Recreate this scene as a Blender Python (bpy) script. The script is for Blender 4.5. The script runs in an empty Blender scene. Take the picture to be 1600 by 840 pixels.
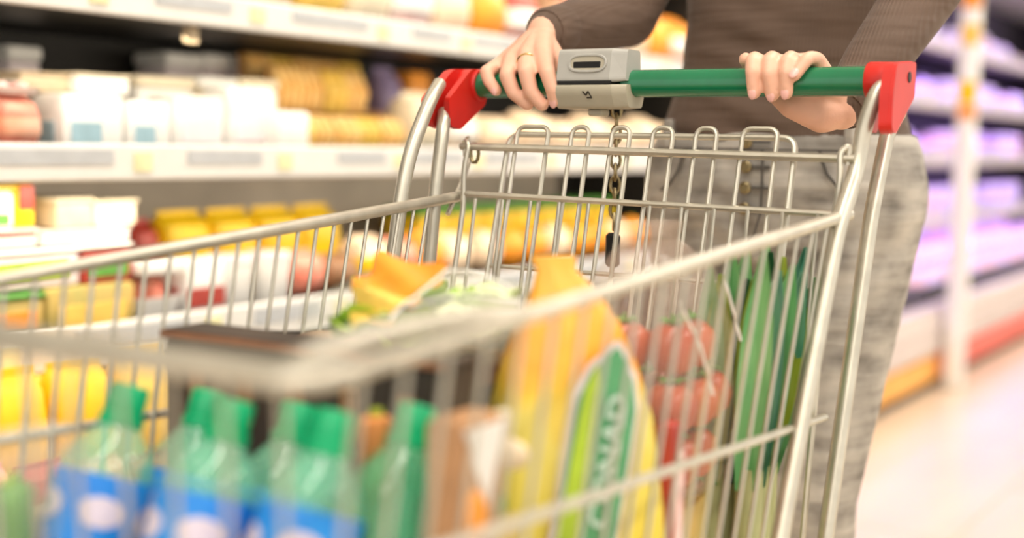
import bpy, bmesh, math, random
from mathutils import Vector, Matrix, Euler
random.seed(7)
PI = math.pi
C = bpy.context.scene.collection
SC = bpy.context.scene

# ------------------------------------------------------------------ camera
F_PX, PITCH, ROLL, YAW, CAM_H = 2036.7, .0956, .0168, .5753, .947
CAM_M = Matrix.Rotation(YAW, 4, 'Z') @ Matrix.Rotation(PI/2 - PITCH, 4, 'X') @ Matrix.Rotation(ROLL, 4, 'Z')
CAM_M.translation = (0, 0, CAM_H)
cam = bpy.data.objects.new('camera', bpy.data.cameras.new('camera'))
C.objects.link(cam)
cam.matrix_world = CAM_M
cam.data.sensor_width = 36
cam.data.lens = F_PX/1600*36
cam.data.clip_start = .05
cam.data.dof.use_dof = True
cam.data.dof.focus_distance = 1.48
cam.data.dof.aperture_fstop = 1.6
SC.camera = cam

# ------------------------------------------------------------------ world, lights, exposure
w = bpy.data.worlds.new('shop_air'); SC.world = w; w.use_nodes = True
w.node_tree.nodes['Background'].inputs[0].default_value = (1, .945, .85, 1)
w.node_tree.nodes['Background'].inputs[1].default_value = 1.15
SC.view_settings.view_transform = 'Standard'
SC.view_settings.look = 'None'
SC.view_settings.gamma = 1
SC.view_settings.use_curve_mapping = False
SC.view_settings.exposure = .12
SC.cycles.use_denoising = True
SC.cycles.max_bounces = 8
SC.cycles.transparent_max_bounces = 24
SC.cycles.caustics_reflective = False
SC.cycles.caustics_refractive = False
SC.cycles.sample_clamp_indirect = 6

def area(name, loc, rot, sx, sy, power, col):
    l = bpy.data.lights.new(name, 'AREA'); l.shape = 'RECTANGLE'; l.size = sx; l.size_y = sy
    l.energy = power; l.color = col
    o = bpy.data.objects.new(name, l); C.objects.link(o); o.location = loc; o.rotation_euler = rot
    return o
CEIL = 3.3
LAMP_X = (-.35, 1.6)
LAMP_Y = (-2.2, .2, 2.6, 5.0, 7.4, 9.8)
WARM = (1, .93, .82)
for lx in LAMP_X:
    for ly in LAMP_Y:
        area('ceiling_lamp_light', (lx, ly, CEIL - .13), (0, 0, 0), .22, 1.9, 26, WARM)
VIOLET = (.50, .28, 1)
SHELF_Z = (.60, .90, 1.17, 1.455)         # middle height of each shelf's price rail
for y0, y1 in ((4.05, 5.2), (5.4, 10.6)):
    for z in SHELF_Z + (1.93,):
        area('cabinet_strip_and_fill', (-1.80 if z < 1.9 else -1.66, (y0+y1)/2, z - .045), (0, math.radians(32), 0),
             .03, y1 - y0, 3.3*(y1 - y0), VIOLET)
for z, pw in zip(SHELF_Z + (1.93,), (1.0, 1.7, 1.25, 1.6, 2)):
    area('cabinet_strip_and_fill', (-1.785 if z < 1.9 else -1.66, 1.7, z - .045), (0, math.radians(32), 0), .03, 4.4, pw*4.4, (1, .86, .66))  # warm fill strips added to brighten the near cabinet's goods

# ------------------------------------------------------------------ pixel helpers (photograph frame 1600x840)
CAM_O = Vector((0, 0, CAM_H))
def ray(px, py):
    return (CAM_M.to_3x3() @ Vector(((px-800)/F_PX, -(py-420)/F_PX, -1)))
def at(px, py, X):                        # point on the upright plane X (parallel to the shelves)
    d = ray(px, py); t = X/d.x
    return CAM_O + d*t
CART_ROT = .0333
CART_ORG = Vector((-.69057, 1.37406, 0))
CART_M = Matrix.Translation(CART_ORG) @ Matrix.Rotation(CART_ROT, 4, 'Z')
CART_I = CART_M.inverted()
def pc(px, py, a):                        # point on the trolley's cross plane, a metres in front of the handle -> trolley space
    o = CART_I @ CAM_O; e = CART_I.to_3x3() @ ray(px, py)
    t = (-a - o.y)/e.y
    return o + e*t
def cv(x, a, z): return Vector((x, -a, z))

# ------------------------------------------------------------------ mesh builder
class MB:
    def __init__(s): s.v = []; s.f = []
    def add(s, vs, fs):
        n = len(s.v); s.v += [tuple(v) for v in vs]; s.f += [tuple(i+n for i in f) for f in fs]; return s
    def box(s, lo, hi, bev=0.0, M=None, seg=1):
        lo = Vector(lo); hi = Vector(hi)
        bm = bmesh.new(); bmesh.ops.create_cube(bm, size=1)
        for v in bm.verts: v.co = Vector(((v.co[k]+.5)*(hi[k]-lo[k])+lo[k] for k in range(3)))
        if bev: bmesh.ops.bevel(bm, geom=bm.edges[:], offset=bev, segments=seg, profile=.5, affect='EDGES')
        bm.verts.index_update()
        vs = [M @ v.co if M else v.co.copy() for v in bm.verts]
        fs = [[v.index for v in f.verts] for f in bm.faces]; bm.free()
        return s.add(vs, fs)
    def tube(s, path, r, n=8, closed=False, caps=True, squash=1.0):
        P = [Vector(p) for p in path]; m = len(P)
        R = r if isinstance(r, (list, tuple)) else [r]*m
        T = []
        for i in range(m):
            if closed: t = P[(i+1) % m]-P[i-1]
            else: t = P[min(i+1, m-1)]-P[max(i-1, 0)]
            T.append(t.normalized())
        u = T[0].orthogonal().normalized()
        if abs(T[0].z) < .9: u = (Vector((0, 0, 1)) - T[0]*T[0].z).normalized()
        vs = []
        for i in range(m):
            u = (u - T[i]*u.dot(T[i])).normalized(); b = T[i].cross(u)
            for k in range(n):
                q = 2*PI*k/n
                vs.append(P[i] + (u*math.cos(q)*squash + b*math.sin(q))*R[i])
        fs = []
        for i in range(m if closed else m-1):
            for k in range(n):
                a, b2 = i*n+k, i*n+(k+1) % n; j = (i+1) % m
                fs.append((a, b2, j*n+(k+1) % n, j*n+k))
        if caps and not closed:
            fs.append(tuple(range(n))[::-1]); fs.append(tuple((m-1)*n+k for k in range(n)))
        return s.add(vs, fs)
    def lathe(s, prof, c=(0, 0, 0), n=20, M=None):
        c = Vector(c); vs = []; fs = []
        for r, z in prof:
            for k in range(n):
                q = 2*PI*k/n; p = Vector((r*math.cos(q), r*math.sin(q), z)) 
                vs.append((M @ p if M else p)+c)
        for i in range(len(prof)-1):
            for k in range(n):
                fs.append((i*n+k, i*n+(k+1) % n, (i+1)*n+(k+1) % n, (i+1)*n+k))
        fs.append(tuple(range(n))[::-1]); fs.append(tuple((len(prof)-1)*n+k for k in range(n)))
        return s.add(vs, fs)
    def ell(s, c, r, M=None, n=12, m=8):
        c = Vector(c); vs = [Vector((0, 0, -1))]; fs = []
        for i in range(1, m):
            t = -PI/2+PI*i/m
            for k in range(n):
                q = 2*PI*k/n; vs.append(Vector((math.cos(t)*math.cos(q), math.cos(t)*math.sin(q), math.sin(t))))
        vs.append(Vector((0, 0, 1)))
        for k in range(n): fs.append((0, 1+(k+1) % n, 1+k))
        for i in range(m-2):
            for k in range(n):
                a = 1+i*n; fs.append((a+k, a+(k+1) % n, a+n+(k+1) % n, a+n+k))
        a = 1+(m-2)*n
        for k in range(n): fs.append((a+k, a+(k+1) % n, len(vs)-1))
        out = []
        for v in vs:
            p = Vector((v.x*r[0], v.y*r[1], v.z*r[2])); out.append((M @ p if M else p)+c)
        return s.add(out, fs)
    def capsule(s, a, b, ra, rb, n=14, m=5):
        a = Vector(a); b = Vector(b); d = (b-a); L = d.length
        Q = d.to_track_quat('Z', 'Y').to_matrix() if L > 1e-6 else Matrix.Identity(3)
        prof = [(max(1e-5, ra*math.cos(-PI/2+PI/2*i/m)), ra*math.sin(-PI/2+PI/2*i/m)) for i in range(m+1)]
        prof += [(max(1e-5, rb*math.cos(PI/2*i/m)), L+rb*math.sin(PI/2*i/m)) for i in range(m+1)]
        return s.lathe(prof, a, n, Q)
    def chain(s, pts, rs, n=14):
        for i in range(len(pts)-1): s.capsule(pts[i], pts[i+1], rs[i], rs[i+1], n)
        return s
    def loft(s, rings, caps=True):
        n = len(rings[0]); vs = [p for r in rings for p in r]; fs = []
        for i in range(len(rings)-1):
            for k in range(n): fs.append((i*n+k, i*n+(k+1) % n, (i+1)*n+(k+1) % n, (i+1)*n+k))
        if caps: fs.append(tuple(range(n))[::-1]); fs.append(tuple((len(rings)-1)*n+k for k in range(n)))
        return s.add(vs, fs)
    def prism(s, poly, d0, d1, fn):       # poly of (u, v); fn(u, v, d) -> point
        n = len(poly); vs = [fn(u, v, d0) for u, v in poly]+[fn(u, v, d1) for u, v in poly]
        fs = [tuple(range(n))[::-1], tuple(range(n, 2*n))]
        fs += [(k, (k+1) % n, n+(k+1) % n, n+k) for k in range(n)]
        return s.add(vs, fs)
    def mesh(s, name, smooth=True, angle=40):
        me = bpy.data.meshes.new(name); me.from_pydata([tuple(v) for v in s.v], [], s.f)
        bm = bmesh.new(); bm.from_mesh(me); bmesh.ops.recalc_face_normals(bm, faces=bm.faces[:]); bm.to_mesh(me); bm.free()
        if smooth:
            me.polygons.foreach_set('use_smooth', [True]*len(me.polygons)); me.set_sharp_from_angle(angle=math.radians(angle))
        return me
    def build(s, name, m, parent=None, loc=None, rz=None, smooth=True, angle=40):
        return link(name, s.mesh(name, smooth, angle), m, parent, loc, rz)

def link(name, me, m, parent=None, loc=None, rz=None):
    if m is not None and not me.materials: me.materials.append(m)
    o = bpy.data.objects.new(name, me); C.objects.link(o)
    if parent: o.parent = parent
    if loc is not None: o.location = loc
    if rz is not None: o.rotation_euler = (0, 0, rz) if isinstance(rz, (int, float)) else rz
    return o
def tag(o, label, cat, group=None, kind=None):
    if label: o['label'] = label
    if cat: o['category'] = cat
    if group: o['group'] = group
    if kind: o['kind'] = kind
    return o
def thing(name, label, cat, loc=(0, 0, 0), rz=0, group=None):
    o = bpy.data.objects.new(name, None); C.objects.link(o); o.location = loc; o.rotation_euler = (0, 0, rz)
    o.empty_display_size = .05
    return tag(o, label, cat, group)
def cthing(name, label, cat, at_c=(0, 0, 0), group=None):       # a thing standing in trolley space
    return thing(name, label, cat, CART_M @ Vector(at_c), CART_ROT, group)
KIDS = {}
def copy_tree(o, loc, rz=None, label=None, group=None):
    kids = KIDS.get(o.name)
    if kids is None:
        kids = [c for c in C.objects if c.parent == o]; KIDS[o.name] = kids
    r = o.copy(); C.objects.link(r); r.location = loc
    if rz is not None: r.rotation_euler = (0, 0, rz)
    if label: r['label'] = label
    if group: r['group'] = group
    for k in kids:
        d = k.copy(); C.objects.link(d); d.parent = r
    return r
def struct(name, mb, m, parent=None, **k):
    o = mb.build(name, m, parent, **k); o['kind'] = 'structure'; return o
def smooth_path(pts, r, seg=5):           # rounds the corners of a polyline
    P = [Vector(p) for p in pts]; out = [P[0]]
    for i in range(1, len(P)-1):
        a, b, c = P[i-1], P[i], P[i+1]
        d = min(r, (a-b).length*.49, (c-b).length*.49)
        p, q = b+(a-b).normalized()*d, b+(c-b).normalized()*d
        for k in range(seg+1):
            t = k/seg; out.append(p*(1-t)**2+b*2*t*(1-t)+q*t*t)
    out.append(P[-1]); return out

# ------------------------------------------------------------------ materials
def mat(name, col, rough=.5, metal=0, var=.0, scale=25, col2=None, bump=0, bscale=60, spec=.5, alpha=1, trans=0, ior=1.45,
        stretch=(1, 1, 1), emit=0, coat=0, sss=0):
    m = bpy.data.materials.new(name); m.use_nodes = True; nt = m.node_tree; b = nt.nodes['Principled BSDF']
    b.inputs['Base Color'].default_value = (*col, 1); b.inputs['Roughness'].default_value = rough
    b.inputs['Metallic'].default_value = metal; b.inputs['Specular IOR Level'].default_value = spec
    b.inputs['Alpha'].default_value = alpha; b.inputs['Transmission Weight'].default_value = trans; b.inputs['IOR'].default_value = ior
    b.inputs['Coat Weight'].default_value = coat
    if sss:
        b.inputs['Subsurface Weight'].default_value = sss; b.inputs['Subsurface Radius'].default_value = (.01, .004, .002)
        b.inputs['Subsurface Scale'].default_value = .6
    if emit:
        b.inputs['Emission Color'].default_value = (*col, 1); b.inputs['Emission Strength'].default_value = emit
    if var or col2 or bump:
        tc = nt.nodes.new('ShaderNodeTexCoord'); mp = nt.nodes.new('ShaderNodeMapping'); mp.inputs['Scale'].default_value = stretch
        nt.links.new(tc.outputs['Object'], mp.inputs['Vector'])
        nz = nt.nodes.new('ShaderNodeTexNoise'); nz.inputs['Scale'].default_value = scale; nz.inputs['Detail'].default_value = 4
        nt.links.new(mp.outputs[0], nz.inputs['Vector'])
        if var or col2:
            rp = nt.nodes.new('ShaderNodeValToRGB'); e = rp.color_ramp.elements
            e[0].position = .35; e[1].position = .65
            c2 = col2 if col2 else tuple(min(1, c*(1+var)) for c in col)
            c1 = col if col2 else tuple(c*(1-var) for c in col)
            e[0].color = (*c1, 1); e[1].color = (*c2, 1)
            nt.links.new(nz.outputs['Fac'], rp.inputs[0]); nt.links.new(rp.outputs[0], b.inputs['Base Color'])
        if bump:
            nb = nt.nodes.new('ShaderNodeTexNoise'); nb.inputs['Scale'].default_value = bscale; nb.inputs['Detail'].default_value = 3
            nt.links.new(mp.outputs[0], nb.inputs['Vector'])
            bp = nt.nodes.new('ShaderNodeBump'); bp.inputs['Strength'].default_value = bump; bp.inputs['Distance'].default_value = .004
            nt.links.new(nb.outputs['Fac'], bp.inputs['Height']); nt.links.new(bp.outputs[0], b.inputs['Normal'])
    return m
M = {}
def dm(key, *a, **k): M[key] = mat(key, *a, **k)
dm('zinc', (.60, .565, .48), .36, .75, var=.08, scale=40)
dm('green_plastic', (.005, .165, .068), .2, 0, spec=.7, coat=.3, var=.06, scale=30)
dm('red_plastic', (.62, .018, .012), .32, 0, spec=.6, var=.05)
dm('lock_grey', (.42, .41, .38), .42, 0, var=.05)
dm('lock_beige', (.44, .40, .31), .45, 0, var=.05)
dm('black', (.006, .005, .005), .5, 0, var=.2)
dm('rubber', (.03, .03, .03), .7, 0, var=.2)
dm('brass', (.30, .24, .13), .35, .9, var=.2)
dm('skin', (.82, .46, .33), .45, 0, var=.05, scale=30, sss=.12, bump=.08, bscale=250)
dm('nail', (.85, .47, .42), .25, 0, var=.03)
dm('white', (.85, .83, .79), .5, 0, var=.03)
dm('cream', (.80, .70, .52), .55, 0, var=.08)
dm('beige', (.62, .50, .34), .6, 0, var=.12)
dm('rail_white', (.82, .80, .76), .4, 0, var=.02)
dm('rail_lilac_lit', (.66, .57, .66), .4, 0, var=.02)  # white rail with the violet lighting tinted into its colour
dm('rail_grey', (.52, .54, .56), .4, 0, var=.06)
dm('tag_yellow', (.84, .80, .48), .5, 0, var=.08, scale=40)
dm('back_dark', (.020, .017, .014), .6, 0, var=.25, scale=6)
dm('back_taupe_lit', (.55, .48, .39), .55, 0, var=.1, scale=6)
dm('shelf_steel', (.032, .029, .026), .45, .3, var=.1)
dm('bumper', (.66, .58, .54), .4, 0, var=.05, scale=8)
dm('kick_orange', (.88, .42, .08), .4, 0, var=.06, scale=6)
dm('kick_red', (.80, .14, .10), .4, 0, var=.06, scale=6)
dm('kick_dark', (.035, .028, .02), .7, 0, var=.2)
dm('wall', (.74, .70, .64), .8, 0, var=.03, scale=5)
dm('ceiling', (.70, .68, .64), .9, 0, var=.03, scale=5)
dm('tile', (.68, .57, .43), .30, 0, var=.05, scale=3, stretch=(2, .5, 1), spec=.5)
dm('grout', (.55, .45, .35), .8, 0, var=.05)
dm('lamp', (1, .95, .86), .5, 0, emit=3.5)
dm('meat_red', (.78, .20, .13), .4, 0, col2=(.85, .42, .32), scale=22)
dm('meat_orange', (.88, .42, .26), .4, 0, col2=(.90, .58, .44), scale=18)
dm('meat_pink', (.83, .48, .45), .4, 0, col2=(.88, .68, .66), scale=20)
dm('pack_lilac', (.72, .62, .80), .4, 0, var=.05)  # pale pack, violet cabinet light put into the base colour
dm('pack_violet', (.38, .22, .55), .4, 0, col2=(.58, .30, .55), scale=10)  # deeper violet light painted into the pack colour
dm('film', (1, 1, 1), .10, 0, spec=.8, alpha=.13, bump=.5, bscale=22)
dm('sausage', (.86, .47, .12), .38, 0, col2=(.92, .68, .30), scale=26)
dm('sausage_dark', (.56, .28, .08), .5, 0, var=.2)
dm('golden', (.86, .58, .12), .45, 0, var=.1)
dm('yellow', (.90, .58, .01), .4, 0, var=.08)
dm('orange', (.90, .33, .03), .4, 0, var=.1)
dm('red', (.42, .05, .035), .4, 0, var=.1)
dm('peach', (.88, .68, .48), .5, 0, var=.06)
dm('green', (.10, .32, .05), .5, 0, var=.2)
dm('lime', (.42, .60, .04), .4, 0, var=.1)
dm('deep_green', (.012, .16, .055), .4, 0, var=.1)
dm('pale_blue', (.33, .50, .58), .4, 0, var=.1)
dm('purple', (.33, .26, .44), .4, 0, var=.1)
dm('olive', (.42, .38, .12), .5, 0, col2=(.62, .42, .12), scale=14)
dm('brown', (.30, .15, .07), .5, 0, var=.2)
dm('pet_green', (.26, .72, .44), .05, 0, spec=.9, alpha=.42, coat=.3)
dm('pet_deep', (.10, .52, .26), .06, 0, spec=.8, alpha=.55, coat=.3)
dm('cap_green', (.0, .36, .14), .35, 0, var=.03)
dm('label_blue', (.015, .22, .75), .4, 0, col2=(.02, .32, .82), scale=8)
dm('label_oval', (.70, .62, .74), .4, 0, var=.08)
dm('label_pale', (.84, .74, .76), .4, 0, var=.05)
dm('crate', (.045, .030, .022), .55, 0, var=.3, scale=12)
dm('crate_edge', (.28, .12, .06), .55, 0, var=.2)
dm('tomato', (.46, .06, .025), .22, 0, col2=(.60, .15, .045), scale=10, spec=.6)
dm('leek_green', (.10, .34, .11), .45, 0, col2=(.26, .52, .22), scale=14, stretch=(3, 3, .5))
dm('leek_blue', (.07, .26, .17), .45, 0, col2=(.24, .46, .32), scale=14, stretch=(3, 3, .5))
dm('leek_lime', (.30, .36, .02), .45, 0, col2=(.42, .50, .10), scale=14, stretch=(3, 3, .5))
dm('leek_dark', (.02, .10, .035), .45, 0, var=.2, scale=14, stretch=(3, 3, .5))
dm('leek_white', (.40, .42, .20), .45, 0, var=.08)
dm('lettuce', (.26, .48, .03), .45, 0, col2=(.52, .70, .12), scale=30)
dm('lettuce_pale', (.66, .78, .34), .45, 0, col2=(.80, .86, .55), scale=30)
dm('cucumber', (.05, .20, .01), .4, 0, col2=(.11, .30, .03), scale=20)
dm('salad_film', (.88, .95, .78), .10, 0, spec=.9, alpha=.13, bump=.6, bscale=16)
dm('tomato_film', (.70, .52, .42), .15, 0, spec=.8, alpha=.20, bump=.5, bscale=20)
dm('letter_pale', (.50, .66, .55), .45, 0, var=.03)
dm('label_green', (.10, .36, .16), .4, 0, var=.1)
dm('milky_film', (.92, .92, .86), .3, 0, alpha=.13, bump=.4, bscale=18)
dm('kraft', (.46, .24, .11), .6, 0, var=.15)
dm('root', (.74, .60, .42), .6, 0, var=.12)
dm('carrot', (.60, .22, .06), .5, 0, var=.1)
dm('hair', (.07, .035, .018), .45, 0, var=.3, stretch=(8, 8, 1))
dm('gold', (.85, .62, .25), .25, 1, var=.05)
dm('shoe', (.75, .73, .70), .5, 0, var=.05)
dm('eye', (.03, .02, .015), .1, 0, var=.1)

# ------------------------------------------------------------------ the setting
BACK_X = -2.36
fl = struct('floor', MB().box((-2.6, -3, -.06), (3.2, 15, -.004)), M['grout'])
tile_me = MB().box((-.298, -.598, -.03), (.298, .598, 0), .003).mesh('tile', False)
for i in range(6):
    for j in range(9):
        link('tile', tile_me, M['tile'], fl, (-1.38 + .3 + .6*i, .2 + 1.2*j + (.6 if i % 2 else 0), 0))
struct('ceiling', MB().box((-2.6, -3, CEIL), (3.2, 15, CEIL + .1)), M['ceiling'])
struct('wall_left', MB().box((-2.6, -3, -.06), (BACK_X - .03, 15, CEIL)), M['wall'])
struct('wall_back', MB().box((-2.6, 15, -.06), (3.2, 15.1, CEIL)), M['wall'])
lamp0 = None
for lx in LAMP_X:
    for ly in LAMP_Y:
        lab = 'long white strip lamp on the ceiling, %s along the row above %s' % (('first', 'second', 'third', 'fourth', 'fifth', 'sixth')[LAMP_Y.index(ly)], 'the aisle' if lx < 0 else 'the far side')
        if lamp0 is None:
            lamp0 = thing('ceiling_lamp', lab, 'lamp', (lx, ly, CEIL), 0, 'ceiling strip lamps')
            MB().box((-.14, -1, -.10), (.14, 1, 0), .01).build('housing', M['white'], lamp0)
            MB().box((-.12, -.97, -.115), (.12, .97, -.099), .005).build('diffuser', M['lamp'], lamp0)
        else: copy_tree(lamp0, (lx, ly, CEIL), None, lab)

# ------------------------------------------------------------------ chilled cabinets
LIP, BASE_X = -1.75, -1.375
BOARD = (.615, .915, 1.186, 1.47)         # shelf surfaces
RAIL = ((.567, .636), (.874, .936), (1.148, 1.206), (1.432, 1.492))
TRAY_Z = .36
RND = random.Random(3)
def cabinet(y0, y1, kick, label, rail):
    L = y1 - y0
    t = thing('chilled_cabinet', label, 'cabinet', (BASE_X, y0, 0))
    ox = lambda x: x - BASE_X
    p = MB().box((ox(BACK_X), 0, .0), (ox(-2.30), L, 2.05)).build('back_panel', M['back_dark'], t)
    b = MB().box((ox(-2.30), 0, .03), (ox(-1.42), L, .33)).build('base', M['white'], t)
    MB().box((ox(-2.29), .01, .33), (ox(-1.475), L-.01, TRAY_Z-.001)).build('tray_floor', M['shelf_steel'], b)
    MB().box((ox(-1.46), .0, 0), (ox(-1.40), L, .035)).build('kick_plate', M['kick_dark'], t)
    MB().box((ox(-1.43), .0, .035), (ox(-1.378), L, .135), .006).build('kick_strip', M[kick], t)
    bp = MB().box((ox(-1.44), .0, .137), (ox(BASE_X), L, .335), .012).build('bumper', M['bumper'], t)
    for z in (.19, .255):
        MB().tube([(0.002, .01, z), (0.002, L-.01, z)], .012, 8).build('bumper_rib', M['bumper'], bp)
    MB().box((ox(-1.47), 0, .33), (ox(-1.43), L, .385), .012).build('glass_rail', M['shelf_steel'], t)
    MB().box((ox(BACK_X), 0, 1.97), (ox(-1.60), L, 2.12), .02).build('canopy', M['white'], t)
    for y in (0, L-.03):
        MB().box((ox(BACK_X), y, .03), (ox(-1.80), y+.03, 2.0)).build('side_panel', M['back_dark'], t)
    for k in range(4):
        z0, z1 = RAIL[k]
        s = MB().box((ox(-2.30), .03, BOARD[k]-.03), (ox(LIP-.013), L-.03, BOARD[k]-.001), .004).build('shelf', M['shelf_steel'], t)
        MB().box((ox(LIP-.012), .03, z0), (ox(LIP), L-.03, z1), .004).build('price_rail', M[rail], s)
        y = .10 + .07*k; n = 0
        while y < L-.3:
            wd = RND.uniform(.14, .30)
            if RND.random() < .9:
                MB().box((ox(LIP), y, z0+.028), (ox(LIP+.0035), min(y+wd, L-.05), z1-.010)).build('label_strip', M['rail_grey'], s, smooth=False)
            y += wd+RND.uniform(.02, .05)
            MB().box((ox(LIP), y, z0+.016), (ox(LIP+.005), y+.036, z1-.014)).build('price_tag', M['tag_yellow'], s, smooth=False)
            y += .036+RND.uniform(.01, .14); n += 1
    return t
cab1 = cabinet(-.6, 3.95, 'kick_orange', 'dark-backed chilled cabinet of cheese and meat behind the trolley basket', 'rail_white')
cab2 = cabinet(3.97, 5.28, 'kick_orange', 'violet-lit chilled cabinet with an orange kick strip beyond the shopper', 'rail_lilac_lit')
cab3 = cabinet(5.32, 10.9, 'kick_red', 'violet-lit chilled cabinet with a red kick strip, past the white post', 'rail_lilac_lit')
# taupe rear panel, colour lightened in place of shelf light, between two shelves of the near cabinet
MB().box((-.915, 2.08, .64), (-.905, 4.4, .90)).build('rear_panel', M['back_taupe_lit'], cab1)
for y in (1.52,):
    MB().box((LIP-BASE_X-.05, at(289, 55, -1.79).y+.6, 1.118), (LIP-BASE_X-.03, at(307, 55, -1.79).y+.6, 1.150), .004).build('shelf_bracket', M['beige'], cab1)
post = thing('price_post', 'slim white post with orange and yellow tags on the cabinet joint', 'post', (BASE_X+.056, 5.30, 0))
MB().box((-.036, -.036, 0), (.036, .036, 2.1), .01).build('upright', M['white'], post)
for z, h, mt in ((1.135, .085, 'yellow'), (1.075, .05, 'orange'), (1.50, .07, 'orange'), (1.36, .08, 'golden')):
    MB().box((-.025, -.041, z), (.046, -.036, z+h), .002).build('tag', M[mt], post)

# ------------------------------------------------------------------ goods: each kind built once, its parts copied
def y_of(px, X, py=300): return at(px, py, X).y
def z_of(px, py, X): return at(px, py, X).z
CACHE = {}
ORD = ('first', 'second', 'third', 'fourth', 'fifth', 'sixth', 'seventh', 'eighth', 'ninth', 'tenth', 'eleventh', 'twelfth', 'thirteenth', 'fourteenth', 'fifteenth', 'sixteenth', 'seventeenth', 'eighteenth', 'nineteenth', 'twentieth') + tuple('twenty-'+w for w in ('first', 'second', 'third', 'fourth', 'fifth', 'sixth', 'seventh', 'eighth', 'ninth'))
def box_pack(name, label, cat, X, y0, y1, z, h, d, body, lid=None, panel=None, group=None, ph=(.2, .7), pw=(.12, .88), stripe=None, rz=0):
    """carton or film pack: body with rounded edges, a lid or fold on top, a printed panel on front and near end"""
    key = (name, round(y1-y0, 3), round(h, 3), round(d, 3), body, lid, panel, stripe, ph, pw)
    w_ = y1-y0; loc = (X, (y0+y1)/2, z)
    if key in CACHE: return copy_tree(CACHE[key], loc, rz, label, group)
    t = thing(name, label, cat, loc, rz, group); CACHE[key] = t
    hh = h*(.86 if lid else 1)
    MB().box((-d, -w_/2, 0), (0, w_/2, hh), min(.008, h*.18), seg=2).build('body', M[body], t)
    if lid: MB().box((-d-.003, -w_/2-.003, hh), (.003, w_/2+.003, h), min(.005, h*.06)).build('lid', M[lid], t)
    if panel:
        MB().box((0, -w_/2+pw[0]*w_, hh*ph[0]), (.003, -w_/2+pw[1]*w_, hh*ph[1]), .001).build('printed_label', M[panel], t)
        MB().box((-d*.85, -w_/2-.003, hh*ph[0]), (-d*.15, -w_/2, hh*ph[1]), .001).build('end_label', M[panel], t)
    if stripe:
        MB().box((.0005, -w_/2+.004, hh*.75), (.003, w_/2-.004, hh*.92), .001).build('stripe', M[stripe], t)
    return t
def meat_tray(label, X, y0, y1, z, h, d, meat, group=None, rz=0, tray='white', cat='meat pack', name='meat_tray'):
    key = ('meat', round(y1-y0, 3), round(h, 3), round(d, 3), meat, tray); loc = (X, (y0+y1)/2, z); w_ = y1-y0
    if key in CACHE: return copy_tree(CACHE[key], loc, rz, label, group)
    t = thing(name, label, cat, loc, rz, group); CACHE[key] = t
    def ring(k, zz): return [Vector((-d/2+sx*k*d/2, sy*k*w_/2, zz)) for sx, sy in ((1, -.8), (1, .8), (.8, 1), (-.8, 1), (-1, .8), (-1, -.8), (-.8, -1), (.8, -1))]
    MB().loft([ring(.82, 0), ring(1, h*.5), ring(.95, h*.5), ring(.80, h*.15)]).build('foam_tray', M[tray], t)
    mb = MB()
    r = random.Random(int(w_*1000))
    for i in range(5):
        mb.ell((-d/2+r.uniform(-.2, .2)*d, (-.32+.16*i)*w_, h*.52), (d*.3, w_*.14, h*.42), None, 10, 6)
    mb.build('meat', M[meat], t)
    MB().box((-d*.72, -w_*.22, h*.93), (-d*.3, w_*.22, h*.965), .001).build('printed_label', M['white'], t)
    return t
def sausage_pack(label, X, y0, y1, z, h, d, group, mt='sausage', lean=.0):
    key = ('saus', round(y1-y0, 3), round(h, 3), mt); loc = (X, (y0+y1)/2, z); w_ = y1-y0
    if key in CACHE:
        r = copy_tree(CACHE[key], loc, None, label, group); r.rotation_euler = (0, lean, 0); return r
    t = thing('sausage_pack', label, 'sausages', loc, 0, group); CACHE[key] = t; t.rotation_euler = (0, lean, 0)
    MB().box((-d, -w_/2, 0), (-d*.55, w_/2, h), .004).build('backing', M['sausage_dark'], t)
    n = 3; rr = w_/(2*n)
    for i in range(n):
        yy = -w_/2+rr*(2*i+1)
        MB().chain([(-d*.5, yy, rr), (-d*.5+.012, yy, h/2), (-d*.5, yy, h-rr)], [rr*.85, rr*.98, rr*.85], 10).build('sausage', M[mt], t)
    return t
def pillow(name, label, cat, X, y0, y1, z, h, d, mt, group=None, band=None, rz=0):
    key = (name, round(y1-y0, 3), round(h, 3), mt, band); loc = (X, (y0+y1)/2, z); w_ = y1-y0
    if key in CACHE: return copy_tree(CACHE[key], loc, rz, label, group)
    t = thing(name, label, cat, loc, rz, group); CACHE[key] = t
    def ring(f, zz):
        out = []
        for k in range(16):
            q = 2*PI*k/16; cx = math.cos(q); sy = math.sin(q)
            out.append(Vector((-d/2+d/2*f*math.copysign(abs(cx)**.7, cx), w_/2*(.86+.14*f)*math.copysign(abs(sy)**.6, sy), zz)))
        return out
    prof = ((.06, 0), (.10, .05), (.75, .16), (1, .4), (.95, .65), (.7, .85), (.10, .95), (.06, 1))
    MB().loft([ring(f, zz*h) for f, zz in prof]).build('bag', M[mt], t)
    if band: MB().loft([ring(f*1.02+.01, zz*h) for f, zz in ((.93, .32), (1.0, .4), (.99, .5), (.95, .62))], caps=False).build('printed_band', M[band], t)
    return t
def jar(label, X, y, z, r, h, mt, lid, group=None, name='tub', cat='tub'):
    key = ('jar', r, h, mt, lid); loc = (X-r, y, z)
    if key in CACHE: return copy_tree(CACHE[key], loc, 0, label, group)
    t = thing(name, label, cat, loc, 0, group); CACHE[key] = t
    MB().lathe([(r*.84, 0), (r*.88, .003), (r*.98, h*.85), (r*.98, h*.86)], n=18).build('body', M[mt], t)
    MB().lathe([(r*1.02, h*.86), (r*1.03, h*.9), (r*1.0, h), (r*.9, h)], n=18).build('lid', M[lid], t)
    return t

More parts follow.
